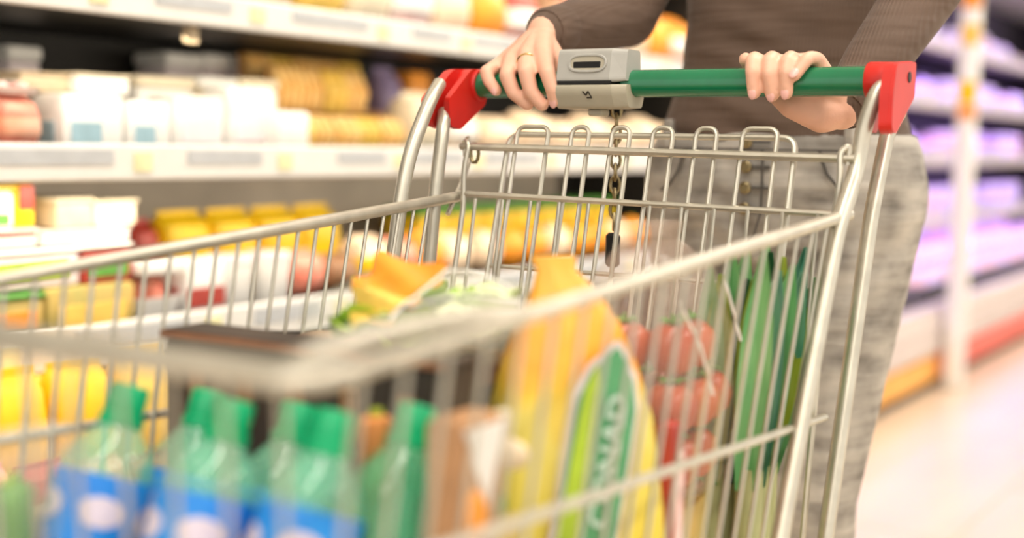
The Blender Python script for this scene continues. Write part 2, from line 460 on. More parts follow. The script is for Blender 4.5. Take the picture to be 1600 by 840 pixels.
# second shelf (board .915): from the left
zB = BOARD[1]; X = -1.80
Y = lambda px, x=-1.80: y_of(px, x)
for q, (a, b) in enumerate(((-50, 16), (20, 84))):
    pillow('meat_bag', ('red and white meat bag at the very near end of the second shelf', 'red and white meat bag beside the blue-labelled carton, second shelf')[q], 'meat pack', -1.81, Y(a), Y(b), zB, .098, .10, 'meat_red', band='meat_orange')
    meat_tray(('flat meat tray on top of the nearest red meat bag', 'flat meat tray on top of the second red meat bag')[q], -1.82, Y(a), Y(b), zB+.099, .022, .09, 'meat_pink')
box_pack('cheese_carton', 'low cream carton beside the red meat on the second shelf', 'carton', -1.99, 1.30, 1.42, zB, .125, .15, 'beige', 'cream')
b1 = dict(lid=None, panel='pale_blue', ph=(.08, .55), pw=(.12, .62))
box_pack('milk_carton', 'white carton with a pale blue label next to the meat trays', 'carton', -1.84, Y(100, -1.84), Y(195, -1.84), zB, .105, .14, 'white', **b1)
box_pack('milk_carton', 'white carton with a pale blue label standing before the tall white packs', 'carton', -1.84, Y(203, -1.84), Y(268, -1.84), zB, .098, .14, 'white', **b1)
zt = zB+.107
box_pack('flat_carton', 'flat beige carton lying on top of the white cartons', 'carton', -1.90, Y(35, -1.90), Y(125, -1.90), zt, .034, .13, 'beige', 'beige')
box_pack('flat_carton', 'flat white carton lying on the white cartons beside the beige one', 'carton', -1.88, Y(122, -1.88), Y(205, -1.88), zt, .036, .13, 'white', 'cream')
for i, (a, b, hh, bd, ld, xx) in enumerate(((215, 306, .150, 'white', 'cream', -1.93), (272, 352, .112, 'white', None, -1.85), (312, 372, .155, 'cream', 'white', -1.95),
                                        (356, 430, .135, 'white', None, -1.86), (376, 436, .158, 'white', 'cream', -1.96), (434, 486, .090, 'white', None, -1.82))):
    lab = ('tall white carton behind, first from the blue-labelled cartons', 'plain white block pack right of the blue-labelled cartons', 'tall cream carton with a white lid among the white packs',
           'plain white block pack in the middle of the second shelf', 'tall white carton touching the golden sausages', 'low white pack standing before the golden sausages')[i]
    box_pack('white_pack', lab, 'carton', xx if i % 2 else -1.945, Y(a, xx if i % 2 else -1.945)+.002, Y(b, xx if i % 2 else -1.945)-.002, zB, hh, .075 if i % 2 else .11, bd, ld, panel='label_pale' if i in (1, 3) else None)
# golden sausages: a heap that falls off to the right
box_pack('stacked_carton', 'brown carton holding up the sausages at the back of the second shelf', 'carton', -2.045, Y(405, -2.05), Y(600, -2.05), zB, .105, .12, 'sausage_dark', 'sausage_dark')
for row, (xx, zz, n_, st) in enumerate(((-1.87, zB+.008, 5, 460), (-1.955, zB+.095, 4, 442), (-2.075, zB+.107, 5, 402))):
    ya = Y(st, xx)
    for k in range(n_):
        sausage_pack('pack of golden sausages, %s from the white packs in the %s row of the heap' % (ORD[k], ('lowest', 'middle', 'topmost')[row]), xx-.008*(k % 2), ya, ya+.078, zz, (.085, .105, .125)[row], .05, 'golden sausage packs, %s row' % ('lowest', 'middle', 'topmost')[row],
                     'sausage' if (k+row) % 3 else 'golden', -.12); ya += .079
# pale goods farther along the second shelf
pale = ('cream', 'peach', 'white', 'peach', 'cream', 'golden')
yy = 2.45
labs = ('plump cream bag beside the golden sausages', 'plump peach bag, second after the sausages', 'plump white bag in the row after the sausages', 'peach bag behind the red left grip bracket',
        'cream bag behind the left bracket of the trolley', 'golden bag on the second shelf under the ringed hand')
for k in range(2):
    pillow('cheese_bag', labs[k], 'bag', -1.85, yy, yy+.13, zB, (.15, .13, .17, .15, .13, .11)[k], .13, pale[k], band='white' if k % 2 else None); yy += .14
pillow('purple_bag', 'small purple bag at the back between cream bags', 'bag', -2.06, Y(604, -2.06), Y(638, -2.06), zB+.0, .22, .1, 'purple')
box_pack('tall_carton', 'tall orange carton behind the cream bags, second shelf', 'carton', -2.08, Y(640, -2.08), Y(672, -2.08), zB, .215, .1, 'orange')
for k in range(7):
    a = 2.74+.162*k
    pillow('bread_bag', 'low peach bag on the second shelf, %s after the plump cream and peach bags' % ORD[k], 'bag', -1.83, a, a+.145, zB, .10+.02*(k % 2), .14, 'peach', 'peach bags under the coin lock')
# pale packs at the very back under the top rail
for k, (a, b) in enumerate(((262, 318), (322, 358), (368, 398), (18, 68))):
    box_pack('pink_pack', ('pink pack at the dark back of the second shelf, largest of three', 'pink pack at the dark back, middle one of three', 'pink pack at the dark back, nearest the sausages',
                           'pink pack alone at the dark back above the red meat')[k], 'carton', -2.16, Y(a, -2.16), Y(b, -2.16), zB, z_of(a, (81, 83, 86, 70)[k], -2.16)-zB, .1, 'label_pale', 'white')
# top shelf in view (board 1.186): only feet of goods
yt = 1.72
seq = ('orange', 'peach', 'golden', 'cream', 'meat_pink', 'peach', 'orange', 'red', 'brown', 'meat_red', 'orange', 'peach')
tl = ('orange bag, first on the upper shelf', 'peach bag beside the orange bag on the upper shelf', 'golden bag on the upper shelf above the sausages', 'cream bag on the upper shelf',
      'pink bag on the upper shelf beside the cream bag', 'peach bag between the pink and the orange bag, upper shelf', 'orange bag in the middle of the upper shelf', 'red bag on the upper shelf',
      'brown bag on the upper shelf', 'mottled red bag beside the brown one, upper shelf', 'orange bag behind the sleeve on the upper shelf', 'peach bag far along the upper shelf', 'orange bag showing between the sleeve and the waist, nearer one', 'orange bag showing between the sleeve and the waist, farther one', 'peach bag behind the waist on the upper shelf')
seq += ('orange', 'orange', 'peach')
for k in range(14):
    pillow('snack_bag', tl[k], 'bag', -1.83, yt, yt+.15, BOARD[2], .17, .14, seq[k], band='white' if k % 3 == 1 else None); yt += .157
# third shelf (board .615)
zC = BOARD[0]; X = -1.82
YC = lambda px, x=-1.82: y_of(px, x, 450)
box_pack('juice_carton', 'olive and green carton at the near end of the third shelf', 'carton', X, YC(-60), YC(70), zC, .075, .15, 'olive', 'green', panel='orange')
box_pack('juice_carton', 'olive carton with food pictures next to the first, third shelf', 'carton', X, YC(74), YC(212), zC, .078, .15, 'olive', None, panel='golden', ph=(.1, .6))
z2 = zC+.079
box_pack('ready_meal', 'pale green ready meal box on the olive cartons', 'carton', X-.01, YC(-40), YC(132), z2, .066, .15, 'label_pale', 'white', panel='lime', ph=(.3, .8))
box_pack('ready_meal', 'red and green ready meal box on the olive cartons', 'carton', X-.01, YC(136), YC(214), z2, .068, .15, 'red', 'white', panel='green')
z3 = z2+.07
box_pack('white_box', 'white box with a red edge on the ready meals, near end', 'carton', X-.02, YC(-50), YC(72), z3, .030, .14, 'white', 'white', stripe='red')
box_pack('white_box', 'white slab box lying on the red ready meal', 'carton', X-.02, YC(82), YC(216), z3, .024, .14, 'white', 'white')
box_pack('cream_box', 'cream box on the white slab box, left half', 'carton', X-.03, YC(90, X-.03), YC(148, X-.03), z3+.025, .053, .12, 'beige', 'cream')
box_pack('cream_box', 'pale cream box on the white slab box, right half', 'carton', X-.03, YC(150, X-.03), YC(216, X-.03), z3+.025, .048, .12, 'cream', 'cream')
box_pack('cereal_box', 'tall yellow and white box with red print at the near end, third shelf', 'carton', X-.03, YC(-60, X-.03), YC(26, X-.03), z3+.031, .072, .1, 'white', 'golden', panel='green', ph=(.1, .4))
box_pack('cereal_box', 'tall yellow box with red print beside the dark gap, third shelf', 'carton', X-.03, YC(28, X-.03), YC(58, X-.03), z3+.031, .075, .1, 'yellow', None, panel='red', ph=(.4, .95))
meat_tray('white pack with a red lower half beside the olive cartons', X, YC(219), YC(290), zC, .085, .14, 'meat_red', 'red and white packs on the third shelf')
box_pack('red_white_pack', 'white block pack with a red band, first of two on the third shelf', 'carton', X+.005, YC(222), YC(286), zC+.086, .022, .13, 'white')
box_pack('red_white_pack', 'white block pack with a red band, second of two on the third shelf', 'carton', X, YC(292), YC(352), zC, .105, .14, 'white', None, panel='red', ph=(.15, .5), pw=(.02, .98))
for k in range(2):
    jar('white tub with a cream lid on the third shelf, %s of the pair' % ('nearer', 'farther')[k], X, YC(384+60*k), zC, .048, .105, 'white', 'label_pale')
for k in range(4):
    a = YC(272, -1.98)+.135*k
    pillow('yellow_bag', 'bright yellow bag at the back of the third shelf, %s after the red one' % ORD[k], 'bag', -1.98, a, a+.13, zC, .185, .12, 'yellow', 'yellow bags at the back of the third shelf')
pillow('red_bag', 'red bag at the near end of the yellow bags', 'bag', -2.0, YC(250, -2.0)-.05, YC(262, -2.0), zC, .17, .1, 'red')
zz = YC(480)
cl = (('meat_red', .10), ('brown', .085), ('peach', .12), ('meat_red', .11), ('orange', .12), ('peach', .11))
cn = ('reddish bag just past the white tubs', 'brown bag past the white tubs', 'peach bag behind the far rim of the trolley', 'mottled red bag behind the left posts', 'orange bag behind the left posts',
      'peach bag farther along, behind the left posts')
for k in range(6):
    pillow('mixed_bag', cn[k], 'bag', X-.02, zz, zz+.105, zC, cl[k][1], .12, cl[k][0], band='yellow' if k in (2,) else None); zz += .11
for k in range(8):
    q = 2.78+.118*k
    o = MB().ell((0, 0, .055), (.055, .056, .055), None, 16, 10).build('peel', M['orange' if k % 3 else 'peach'])
    t = thing('orange_fruit', 'round orange fruit behind the seat flap, %s from the left bracket' % ORD[k], 'fruit', (-1.90, q, zC), 0, 'orange fruits behind the seat flap'); o.parent = t
    MB().tube([(0, 0, .106), (.002, .001, .117)], .004, 6).build('stem', M['green'], t)
for k in range(7):
    q = YC(655, -2.02)+.15*k
    box_pack('green_box', 'green-topped yellow box at the back of the third shelf, %s from the left posts' % ORD[k], 'carton', -2.02, q, q+.14, zC, .165, .12, 'yellow', 'green', group='green-topped boxes on the third shelf')
# base tray of the near cabinet
zT = TRAY_Z
bx = 0
for r_ in range(3):
    for k in range(4):
        a = 1.00+.125*k+.02*r_
        pillow('pasta_bag', 'yellow bag in the %s row of the base tray, %s from the near end' % (('front', 'middle', 'rear')[r_], ORD[k]), 'bag', (-1.605, -1.80, -1.92)[r_], a, a+.118, zT, (.245, .215, .213)[r_], .105, 'yellow' if (k+r_) % 3 else 'golden', 'yellow bags in the base tray', band='golden')
for k in range(5):
    a = .90+.10*k
    pillow('snack_pouch', 'red pouch at the front of the base tray, %s from the near end' % ORD[k], 'bag', -1.49, a, a+.095, zT, .155-.012*k, .085, 'red' if k % 2 == 0 else 'meat_red', 'red pouches in the base tray', band='peach')

# violet-lit goods: packs on every shelf of the farther cabinets
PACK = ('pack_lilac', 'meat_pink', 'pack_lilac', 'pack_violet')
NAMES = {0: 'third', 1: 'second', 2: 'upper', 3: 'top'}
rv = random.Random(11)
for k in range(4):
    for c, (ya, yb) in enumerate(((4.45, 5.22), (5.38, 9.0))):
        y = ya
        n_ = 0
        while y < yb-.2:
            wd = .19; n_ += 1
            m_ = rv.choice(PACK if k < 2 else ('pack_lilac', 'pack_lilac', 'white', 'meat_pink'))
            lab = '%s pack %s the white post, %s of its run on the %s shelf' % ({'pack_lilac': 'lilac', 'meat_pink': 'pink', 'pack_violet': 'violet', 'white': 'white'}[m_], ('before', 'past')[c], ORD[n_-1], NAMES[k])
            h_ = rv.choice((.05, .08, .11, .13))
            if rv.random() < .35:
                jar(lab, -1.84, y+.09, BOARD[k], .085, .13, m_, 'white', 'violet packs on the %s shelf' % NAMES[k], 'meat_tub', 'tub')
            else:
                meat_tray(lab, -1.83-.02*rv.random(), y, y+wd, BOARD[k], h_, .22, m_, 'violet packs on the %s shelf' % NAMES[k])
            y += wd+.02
for r_ in range(3):
    y = 4.1; n_ = 0
    while y < 9.2:
        m_ = ('meat_pink', 'pack_lilac', 'meat_pink')[(r_+int(y*5)) % 3] if r_ < 1 or y > 4.7 else 'meat_red'
        if abs(y-5.2) > .16:
            n_ += 1; lab = '%s meat pack, %s of the %s row in the violet cabinets base tray' % ({'pack_lilac': 'lilac', 'meat_pink': 'pink', 'meat_red': 'red'}[m_], ORD[n_-1], ('front', 'middle', 'rear')[r_])
            meat_tray(lab, -1.49-.24*r_, y, y+.2, TRAY_Z, .06+.05*r_, .22, m_, 'meat packs in the base tray, %s row' % ('front', 'middle', 'rear')[r_])
        y += .215

# ------------------------------------------------------------------ shopping trolley (x across, -y towards its front)
cart = cthing('shopping_trolley', 'wire shopping trolley with a green grip, red brackets and a grey coin lock', 'trolley')
ZI = M['zinc']; HZ = 1.0198
def part(mb, name, m, parent=cart, **k): return mb.build(name, m, parent, **k)
def rim_pt(side, a):                       # upper side rail
    t = (a-.09)/(.885-.09)
    return cv(side*(.243-.0235*t), a, .8775-.0535*t if side > 0 else .8785-.0545*t)
# side rails: one tube round the front
pts = [rim_pt(1, .055)]+[rim_pt(1, a) for a in (.3, .6)]+[rim_pt(1, .893), rim_pt(-1, .893)]+[rim_pt(-1, a) for a in (.6, .3)]+[rim_pt(-1, .055)]
pp = smooth_path(pts, .028, 6)
part(MB().tube(pp, [.0068-.0012*max(0, min(1, (-p.y-.3)/.5)) for p in pp], 10), 'rim', ZI)
up = Vector((0, 0, .0165))
fz = Vector((0, 0, .003))
pts = [rim_pt(1, .69)+Vector((0, 0, .004)), rim_pt(1, .75)+up*.75, rim_pt(1, .84)+up, rim_pt(1, .879)+up*.7+Vector((-.006, 0, 0)), rim_pt(1, .8805)+fz+Vector((-.03, 0, 0)), rim_pt(-1, .8805)+fz+Vector((.03, 0, 0)), rim_pt(-1, .879)+up*.5+Vector((.006, 0, 0)), rim_pt(-1, .81)+Vector((0, 0, .005))]
part(MB().tube(smooth_path(pts, .03, 7), .0056, 10), 'front_rim', ZI)
# upright tubes: basket frame and chassis tube on each side
def leg(path, r): return MB().tube(smooth_path([cv(*p) for p in path], .03, 5), r, 10)
part(leg([(.266, .004, 1.016), (.2625, .030, 1.010), (.251, .034, .975), (.246, .036, .929), (.246, .092, .875), (.246, .141, .778), (.246, .218, .621), (.246, .30, .445), (.22, .80, .40)], .0088), 'frame_tube', ZI)
part(leg([(.258, -.075, .99), (.25, -.060, .968), (.25, -.010, .881), (.25, .044, .727), (.25, .108, .55), (.25, .18, .30), (.25, .20, .19), (.24, .75, .15)], .0085), 'chassis_tube', ZI)
part(leg([(-.262, .070, 1.018), (-.25, .105, 1.000), (-.25, .148, .934), (-.25, .166, .874), (-.25, .178, .815), (-.25, .23, .62), (-.25, .30, .445), (-.22, .80, .40)], .0088), 'frame_tube', ZI)
part(leg([(-.262, .058, .985), (-.25, .079, .961), (-.25, .094, .887), (-.25, .105, .80), (-.25, .14, .55), (-.25, .18, .30), (-.25, .20, .19), (-.24, .75, .15)], .0085), 'chassis_tube', ZI)
FLOOR = lambda a: .418+.04*(a-.1)/.75      # basket floor height
# side grids
def side_wire(side, a):
    p = rim_pt(side, a); k = .33-.26*(a-.09)/.8
    z1 = FLOOR(a)+.004; q = cv((p.x/abs(p.x))*(abs(p.x)-.016-.03*0), a+k*(p.z-z1)*.92, z1)
    m_ = p.lerp(q, .35); m_.y -= 0.004
    return MB().tube([p, m_, q], .0021, 6)
for side in (1, -1):
    g = MB()
    for zf, r in ((.385, .0042), (.0, .0042)):
        path = []
        for i in range(9):
            a = .10+.785*i/8; p = rim_pt(side, a); z1 = FLOOR(a)+.004; t = 1-zf
            if zf: z_ = .676+.034*(a-.15)/.65
            else: z_ = z1
            k = (.33-.26*(a-.09)/.8)*(p.z-z_)*.92
            path.append(cv(side*(abs(p.x)-.016*(p.z-z_)/(p.z-z1)+.006), min(a+k*.0, .9), z_))
        g.tube(path, r, 8)
    sg = part(g, 'side_rods', ZI)
    a = .118
    while a < .875:
        part(side_wire(side, a), 'wire', ZI, sg); a += .0305 if side < 0 else .0405
# front grid
g = MB()
g.tube([cv(-.21, .884, .66), cv(.21, .884, .66)], .0042, 8)
fg = part(g, 'front_rods', ZI)
for i in range(11):
    x = -.2+.04*i
    part(MB().tube([cv(x, .888, .824), cv(x*.97, .875, .64), cv(x*.92, .862, FLOOR(.86))], .0019, 6), 'wire', ZI, fg)
# basket floor grid
g = MB()
for i in range(12):
    x = -.2+.4*i/11
    g.tube([cv(x, .10, FLOOR(.1)), cv(x*.93, .865, FLOOR(.865))], .0024, 6)
for i in range(5):
    a = .12+.18*i
    g.tube([cv(-.215, a, FLOOR(a)-.005), cv(.215, a, FLOOR(a)-.005)], .004, 8)
o = part(g, 'floor_grid', ZI); o['kind'] = 'stuff'
# rear gate: two cross rods, wires below the lower rod, hinge wires
g = MB()
g.tube([cv(-.245, .046, .9430), cv(.246, .046, .9375)], .0046, 8)
g.tube([cv(-.240, .059, .8855), cv(.240, .059, .8795)], .0036, 8)
gate = part(g, 'gate_rods', ZI)
for i in range(12):
    x = -.213+.0388*i
    part(MB().tube([cv(x, .061, .880), cv(x, .085, .76), cv(x*.97, .118, FLOOR(.1)+.006)], .0023, 6), 'gate_wire', ZI, gate)
for s in (-1, 1):
    x = s*.234
    part(MB().tube(smooth_path([cv(x+s*.004, .046, .931), cv(x+s*.006, .045, .952), cv(x-s*.003, .05, .945), cv(x, .056, .915), cv(x-s*.004, .062, .87), cv(x-s*.004, .085, .77), cv(x*.95, .118, FLOOR(.1))], .012, 4), .0034, 8), 'hinge_wire', ZI, gate)
    part(MB().tube([cv(x+s*.012, .03, .955), cv(x+s*.013, .02, .93), cv(x+s*.012, .045, .895), cv(x+s*.010, .075, .86)], .0030, 8), 'hinge_hook', ZI, gate)
part(MB().tube([cv(-.227+.006*math.cos(q), .043, .935+.012*math.sin(q)) for q in [2*PI*k/10 for k in range(10)]], .0022, 6, True), 'hinge_ring', M['brass'], gate)
# folded child seat: bent frame and looped wires
def fl_a(z): return .030+.215*(.962-z)
def fp(x, z): return cv(x, fl_a(z), z)
ZB = .63
seat = part(MB().tube(smooth_path([fp(-.197, ZB), fp(-.184, .9585), fp(.177, .9585), fp(.172, ZB)], .016, 6), .0036, 8), 'seat_frame', ZI)
for x0, x1 in ((-.171, -.128), (-.096, -.073), (-.043, -.020), (.009, .034), (.062, .087), (.117, .157)):
    dz = .004
    part(MB().tube(smooth_path([fp(x0-.007, ZB), cv(x0, fl_a(.968)+dz, .968), cv(x1, fl_a(.968)+dz, .968), fp(x1-.007, ZB)], .011, 6), .0028, 8), 'seat_loop', ZI, seat)
part(MB().tube([fp(-.19, .80), fp(.172, .80)], .0028, 8), 'seat_rod', ZI, seat)
part(MB().tube([fp(-.195, ZB+.005), fp(.17, ZB+.005)], .0036, 8), 'seat_rod', ZI, seat)
# grip
prof = []
for k in range(20):
    q = 2*PI*k/20; prof.append((q, .0163*(1-.035*max(0, math.cos(4*(q-.3))))))
rings = []
for x in (-.252, -.250, -.124, -.122): rings.append([cv(x, math.cos(q)*r, HZ+math.sin(q)*r) for q, r in prof])
grip = part(MB().loft(rings), 'grip', M['green_plastic'], angle=25)
rings = [[cv(x, math.cos(q)*r*f, HZ+math.sin(q)*r*f) for q, r in prof] for x, f in ((-.046, .9), (-.043, 1.06), (-.038, 1.06), (-.035, 1), (.250, 1), (.252, 1))]
part(MB().loft(rings), 'grip', M['green_plastic'], angle=25)
part(MB().tube([cv(-.25, 0, HZ), cv(.25, 0, HZ)], .011, 10), 'grip_core', ZI)
# red end brackets
def rounded(poly, r, seg=4):
    P = smooth_path([Vector((p[0], p[1], 0)) for p in ([((poly[0][0]+poly[-1][0])/2, (poly[0][1]+poly[-1][1])/2)]+poly+[((poly[0][0]+poly[-1][0])/2, (poly[0][1]+poly[-1][1])/2)])], r, seg)
    return [(p.x, p.y) for p in P[:-1]]
for s in (1, -1):
    if s > 0: poly = [(-.038, 1.043), (.042, 1.036), (.052, 1.004), (.052, .968), (.036, .962), (-.036, 1.004)]; dx = 0
    else: poly = [(-.030, 1.041), (.026, 1.039), (.080, 1.000), (.072, .968), (.046, .963), (-.020, .994)]
    outer = rounded(poly, .007)
    mb = MB()
    mb.prism(outer, s*.270, s*.280, lambda u, v, d: cv(d, u, v))
    mb.prism([(u*.97+.001, v*.97+.03) for u, v in outer], s*.280, s*.284, lambda u, v, d: cv(d, u, v))
    cap = part(mb, 'end_bracket', M['red_plastic'], smooth=False)
    inner = rounded([(-.030, 1.040), (.010, 1.040), (.018, 1.000), (.030, .968), (.010, .964), (-.026, .998)], .006) if s > 0 else rounded([(-.026, 1.040), (.018, 1.039), (.068, 1.000), (.064, .968), (.042, .963), (-.016, .996)], .006)
    part(MB().prism(inner, s*.249, s*.257, lambda u, v, d: cv(d, u, v)), 'inner_flange', M['red_plastic'], cap, smooth=False)
    part(MB().lathe([(.0195, 0), (.0205, .002), (.0200, .031), (.019, .033)], cv(.243 if s > 0 else -.278, 0, HZ), 20, Matrix.Rotation(PI/2, 3, 'Y')), 'socket', M['red_plastic'], cap)
    web = [(u, v) for u, v in inner]
    cx_, cy_ = sum(u for u, v in web)/len(web), sum(v for u, v in web)/len(web)
    part(MB().prism([(cx_-.2*0+(u-cx_)*.55-.012, cy_+(v-cy_)*.6+.010) for u, v in web], s*.255, s*.272, lambda u, v, d: cv(d, u, v)), 'web', M['red_plastic'], cap, smooth=False)
    part(MB().lathe([(.0058, 0), (.0058, .0012)], cv(s*.2838, -.008, 1.024), 14, Matrix.Rotation(s*PI/2, 3, 'Y')), 'screw_recess', M['black'], cap)
# coin lock
mb = MB()
lock = rounded([(-.024, 1.0225), (-.020, 1.060), (.026, 1.060), (.033, 1.020)], .006)
mb.prism(lock, -.120, -.050, lambda u, v, d: cv(d, u, v))
vs = [cv(-.050, u, v) for u, v in lock]+[cv(-.033, u*.72, HZ+(v-HZ)*.92+(.002)) for u, v in lock]
n = len(lock); mb.add(vs, [(k, (k+1) % n, n+(k+1) % n, n+k) for k in range(n)]+[tuple(range(n, 2*n))])
lk = part(mb, 'coin_lock', M['lock_grey'], smooth=False)
mb = MB(); low = rounded([(-.026, 1.018), (.034, 1.018), (.034, 1.008), (.024, .990), (-.020, .990), (-.026, 1.004)], .005)
mb.prism(low, -.122, -.046, lambda u, v, d: cv(d, u, v))
vs = [cv(-.046, u, v) for u, v in low]+[cv(-.030, u*.8, HZ+(v-HZ)*.95) for u, v in low]; n = len(low)
mb.add(vs, [(k, (k+1) % n, n+(k+1) % n, n+k) for k in range(n)]+[tuple(range(n, 2*n))])
part(mb, 'lower_shell', M['lock_beige'], lk, smooth=False)
part(MB().box(cv(-.119, .0322, 1.0182), cv(-.048, -.022, 1.0222), 0), 'seam', M['black'], lk, smooth=False)
# slot: raised lip ring round a dark oval
def front_a(z): return .033-.007*(z-1.020)/.04
sl = [(-.080+.024*math.copysign(abs(math.cos(q))**.6, math.cos(q)), 1.0425+.0095*math.copysign(abs(math.sin(q))**.8, math.sin(q))) for q in [2*PI*k/24 for k in range(24)]]
part(MB().tube([cv(x, front_a(z)+.0006, z) for x, z in sl], .0018, 6, True), 'slot_lip', M['lock_grey'], lk)
part(MB().prism([(x, z) for x, z in sl], -.0006, .0008, lambda u, v, d: cv(u, front_a(v)+d, v)), 'slot_recess', M['lock_beige'], lk, smooth=False)
part(MB().box(cv(-.0985, front_a(1.0405)+.0018, 1.0365), cv(-.0625, front_a(1.0405)-.002, 1.0445), .001), 'coin_slot', M['black'], lk, smooth=False)
# small dark mark on the lower shell
mb = MB()
for p in ([(-6, 3), (-2, -2)], [(-2, -2), (2, 3)], [(2, 3), (6, -5)], [(-1, -5), (6, -5)]):
    mb.tube([cv(-.078+.0009*u, .0343-.55*max(0, 1.008-(1.007+.0009*v)), 1.007+.0009*v) for u, v in p], .0010, 5)
part(mb, 'stamped_mark', M['kick_dark'], lk)
part(MB().box(cv(-.088, .012, .9815), cv(-.068, -.008, .990), .002), 'latch', M['lock_beige'], lk)
# chain with its key
mb = MB(); z = .990; i = 0
while z > .845:
    Q = Matrix.Rotation(i*PI/2+.5, 3, 'Z')
    pp = [Q @ Vector((.0056*math.cos(q), 0, .0105*math.sin(q))) + cv(-.064, -.018, z) for q in [2*PI*k/10 for k in range(10)]]
    mb.tube(pp, .0021, 6, True); z -= .0150; i += 1
ch = part(mb, 'chain', M['brass'])
part(MB().box(cv(-.074, -.012, .800), cv(-.056, -.024, .842), .004), 'chain_key', M['black'], ch)
# chassis cross bar and castors
part(MB().tube([cv(-.25, .2, .2), cv(.25, .2, .2)], .0085, 8), 'cross_bar', ZI)
part(MB().tube([cv(-.24, .75, .15), cv(.24, .75, .15)], .0085, 8), 'cross_bar', ZI)
for s in (1, -1):
    part(MB().tube([cv(s*.22, .72, .40), cv(s*.235, .74, .155)], .0085, 8), 'front_strut', ZI)
for x, a in ((.25, .2), (-.25, .2), (.24, .75), (-.24, .75)):
    c_ = part(MB().box(cv(x-.022, a-.02+.04, .125), cv(x+.022, a-.02, .152 if a > .5 else .195), .004).box(cv(x-.022, a+.014, .05), cv(x-.018, a-.014, .13)).box(cv(x+.018, a+.014, .05), cv(x+.022, a-.014, .13)), 'castor_fork', ZI)
    part(MB().lathe([(.0, -.014), (.054, -.014), (.060, -.008), (.060, .008), (.054, .014), (.0, .014)], cv(x, a, .0605), 20, Matrix.Rotation(PI/2, 3, 'Y')), 'wheel', M['rubber'], c_)

# ------------------------------------------------------------------ the shopping in the basket
# bottles
BZ = .533
bc = cthing('drinks_carton', 'low cardboard carton under the green water bottles', 'carton', cv(.018, .735, FLOOR(.8)+.010))
MB().box((-.120, -.118, 0), (.128, .105, BZ-FLOOR(.8)-.010), .004).build('body', M['kraft'], bc)
MB().box((-.02, -.1185, .0), (.02, .1055, BZ-FLOOR(.8)-.0095), .0005).build('tape', M['beige'], bc)
def bottle_profile():
    R = .0365
    return [(.016, .004), (.028, 0), (.034, .005), (R, .016), (R, .05), (R-.002, .056), (R, .062), (R, .12), (R, .158), (.0358, .163), (.0330, .171), (.0265, .181), (.0195, .190), (.0150, .197), (.0140, .2), (.0140, .206)]
bt = cthing('water_bottle', '', 'bottle')
MB().lathe(bottle_profile(), n=24).build('body', M['pet_green'], bt)
lb = MB().lathe([(.0367, .076), (.0370, .078), (.0370, .155), (.0367, .1565)], n=24).build('label', M['label_blue'], bt)
mb = MB()
for q0 in (.2, 1.457, 2.713, 3.97, 5.227):
    vs = [(q0, .130)]+[(q0+f*.46*math.cos(2*PI*k/14), .130+f*.0115*math.sin(2*PI*k/14)) for f in (.5, 1) for k in range(14)]
    P3 = [Vector((.0377*math.cos(u), .0377*math.sin(u), v)) for u, v in vs]
    mb.add(P3, [(0, 1+k, 1+(k+1) % 14) for k in range(14)]+[(1+k, 15+k, 15+(k+1) % 14, 1+(k+1) % 14) for k in range(14)])
mb.build('label_oval', M['label_oval'], bt)
MB().lathe([(.0155, .194), (.0172, .196), (.0172, .203), (.0150, .204), (.0152, .206), (.0152, .224), (.0140, .2265)], n=24).build('cap', M['cap_green'], bt)
bl = ('green water bottle with a blue label, nearest the far side of the trolley', 'green water bottle with a blue label, middle of the front three', 'green water bottle with a blue label, front one nearest the right corner of the rim',
      'green water bottle behind the two leftmost front ones', 'green water bottle behind, next to the orange carrot', 'deeper green bottle with no label showing, beside the orange-brown pack')
TILT = math.radians(22)                    # the pack leans back towards the crate
for i, (px, py, a, sp) in enumerate(((205, 603, .700, .4), (367, 626, .700, 1.5), (526, 643, .690, 2.6), (330, 611, .622, 3.7), (470, 632, .622, 4.8), (652, 634, .625, 5.9))):
    R3 = Matrix.Rotation(CART_ROT, 3, 'Z') @ Matrix.Rotation(-TILT, 3, 'X') @ Matrix.Rotation(sp, 3, 'Z')
    loc = CART_M @ pc(px, py, a) - R3 @ Vector((0, 0, .2265)); e = R3.to_euler()
    if i == 0: bt.location = loc; bt.rotation_euler = e; bt['label'] = bl[0]; bt['group'] = 'water bottles'
    elif i < 5: copy_tree(bt, loc, None, bl[i], 'water bottles').rotation_euler = e
    else:
        nb = cthing('water_bottle', bl[i], 'bottle', (0, 0, 0), 'water bottles'); nb.location = loc; nb.rotation_euler = e
        for c_ in [c for c in C.objects if c.parent == bt and c.name.split('.')[0] in ('body', 'cap')]:
            d_ = c_.copy(); C.objects.link(d_); d_.parent = nb
            if c_.name.startswith('body'): d_.data = d_.data.copy(); d_.data.materials[0] = M['pet_deep']
# dark fruit crate
cr = cthing('fruit_crate', 'dark brown carton with a reddish lid edge across the basket behind the bottles', 'crate', cv(0, .565, FLOOR(.56)+.010))
H = .782-FLOOR(.56)-.010; x0, x1, f0, f1 = -.196, .100, .022, -.026    # f: forward
def cb(mb, xa, xb, fa, fb, za, zb_, bv=.002): return mb.box((xa, -max(fa, fb), za), (xb, -min(fa, fb), zb_), bv)
cb(MB(), x0, x1, f1, f0, 0, H-.008).build('body', M['crate'], cr)
cb(MB(), x0-.002, x1+.002, f1-.002, f0+.002, H-.008, H).build('lid', M['crate'], cr)
cb(MB(), x0-.002, x1+.002, f0+.002, f0+.004, H-.007, H-.001, .0005).build('lid_edge', M['crate_edge'], cr)
for k in range(5):
    xx = x0+.03+.055*k
    cb(MB(), xx, xx+.018, f0, f0+.002, H-.075, H-.03, .001).build('side_slot', M['brown'], cr)
rr = random.Random(5)
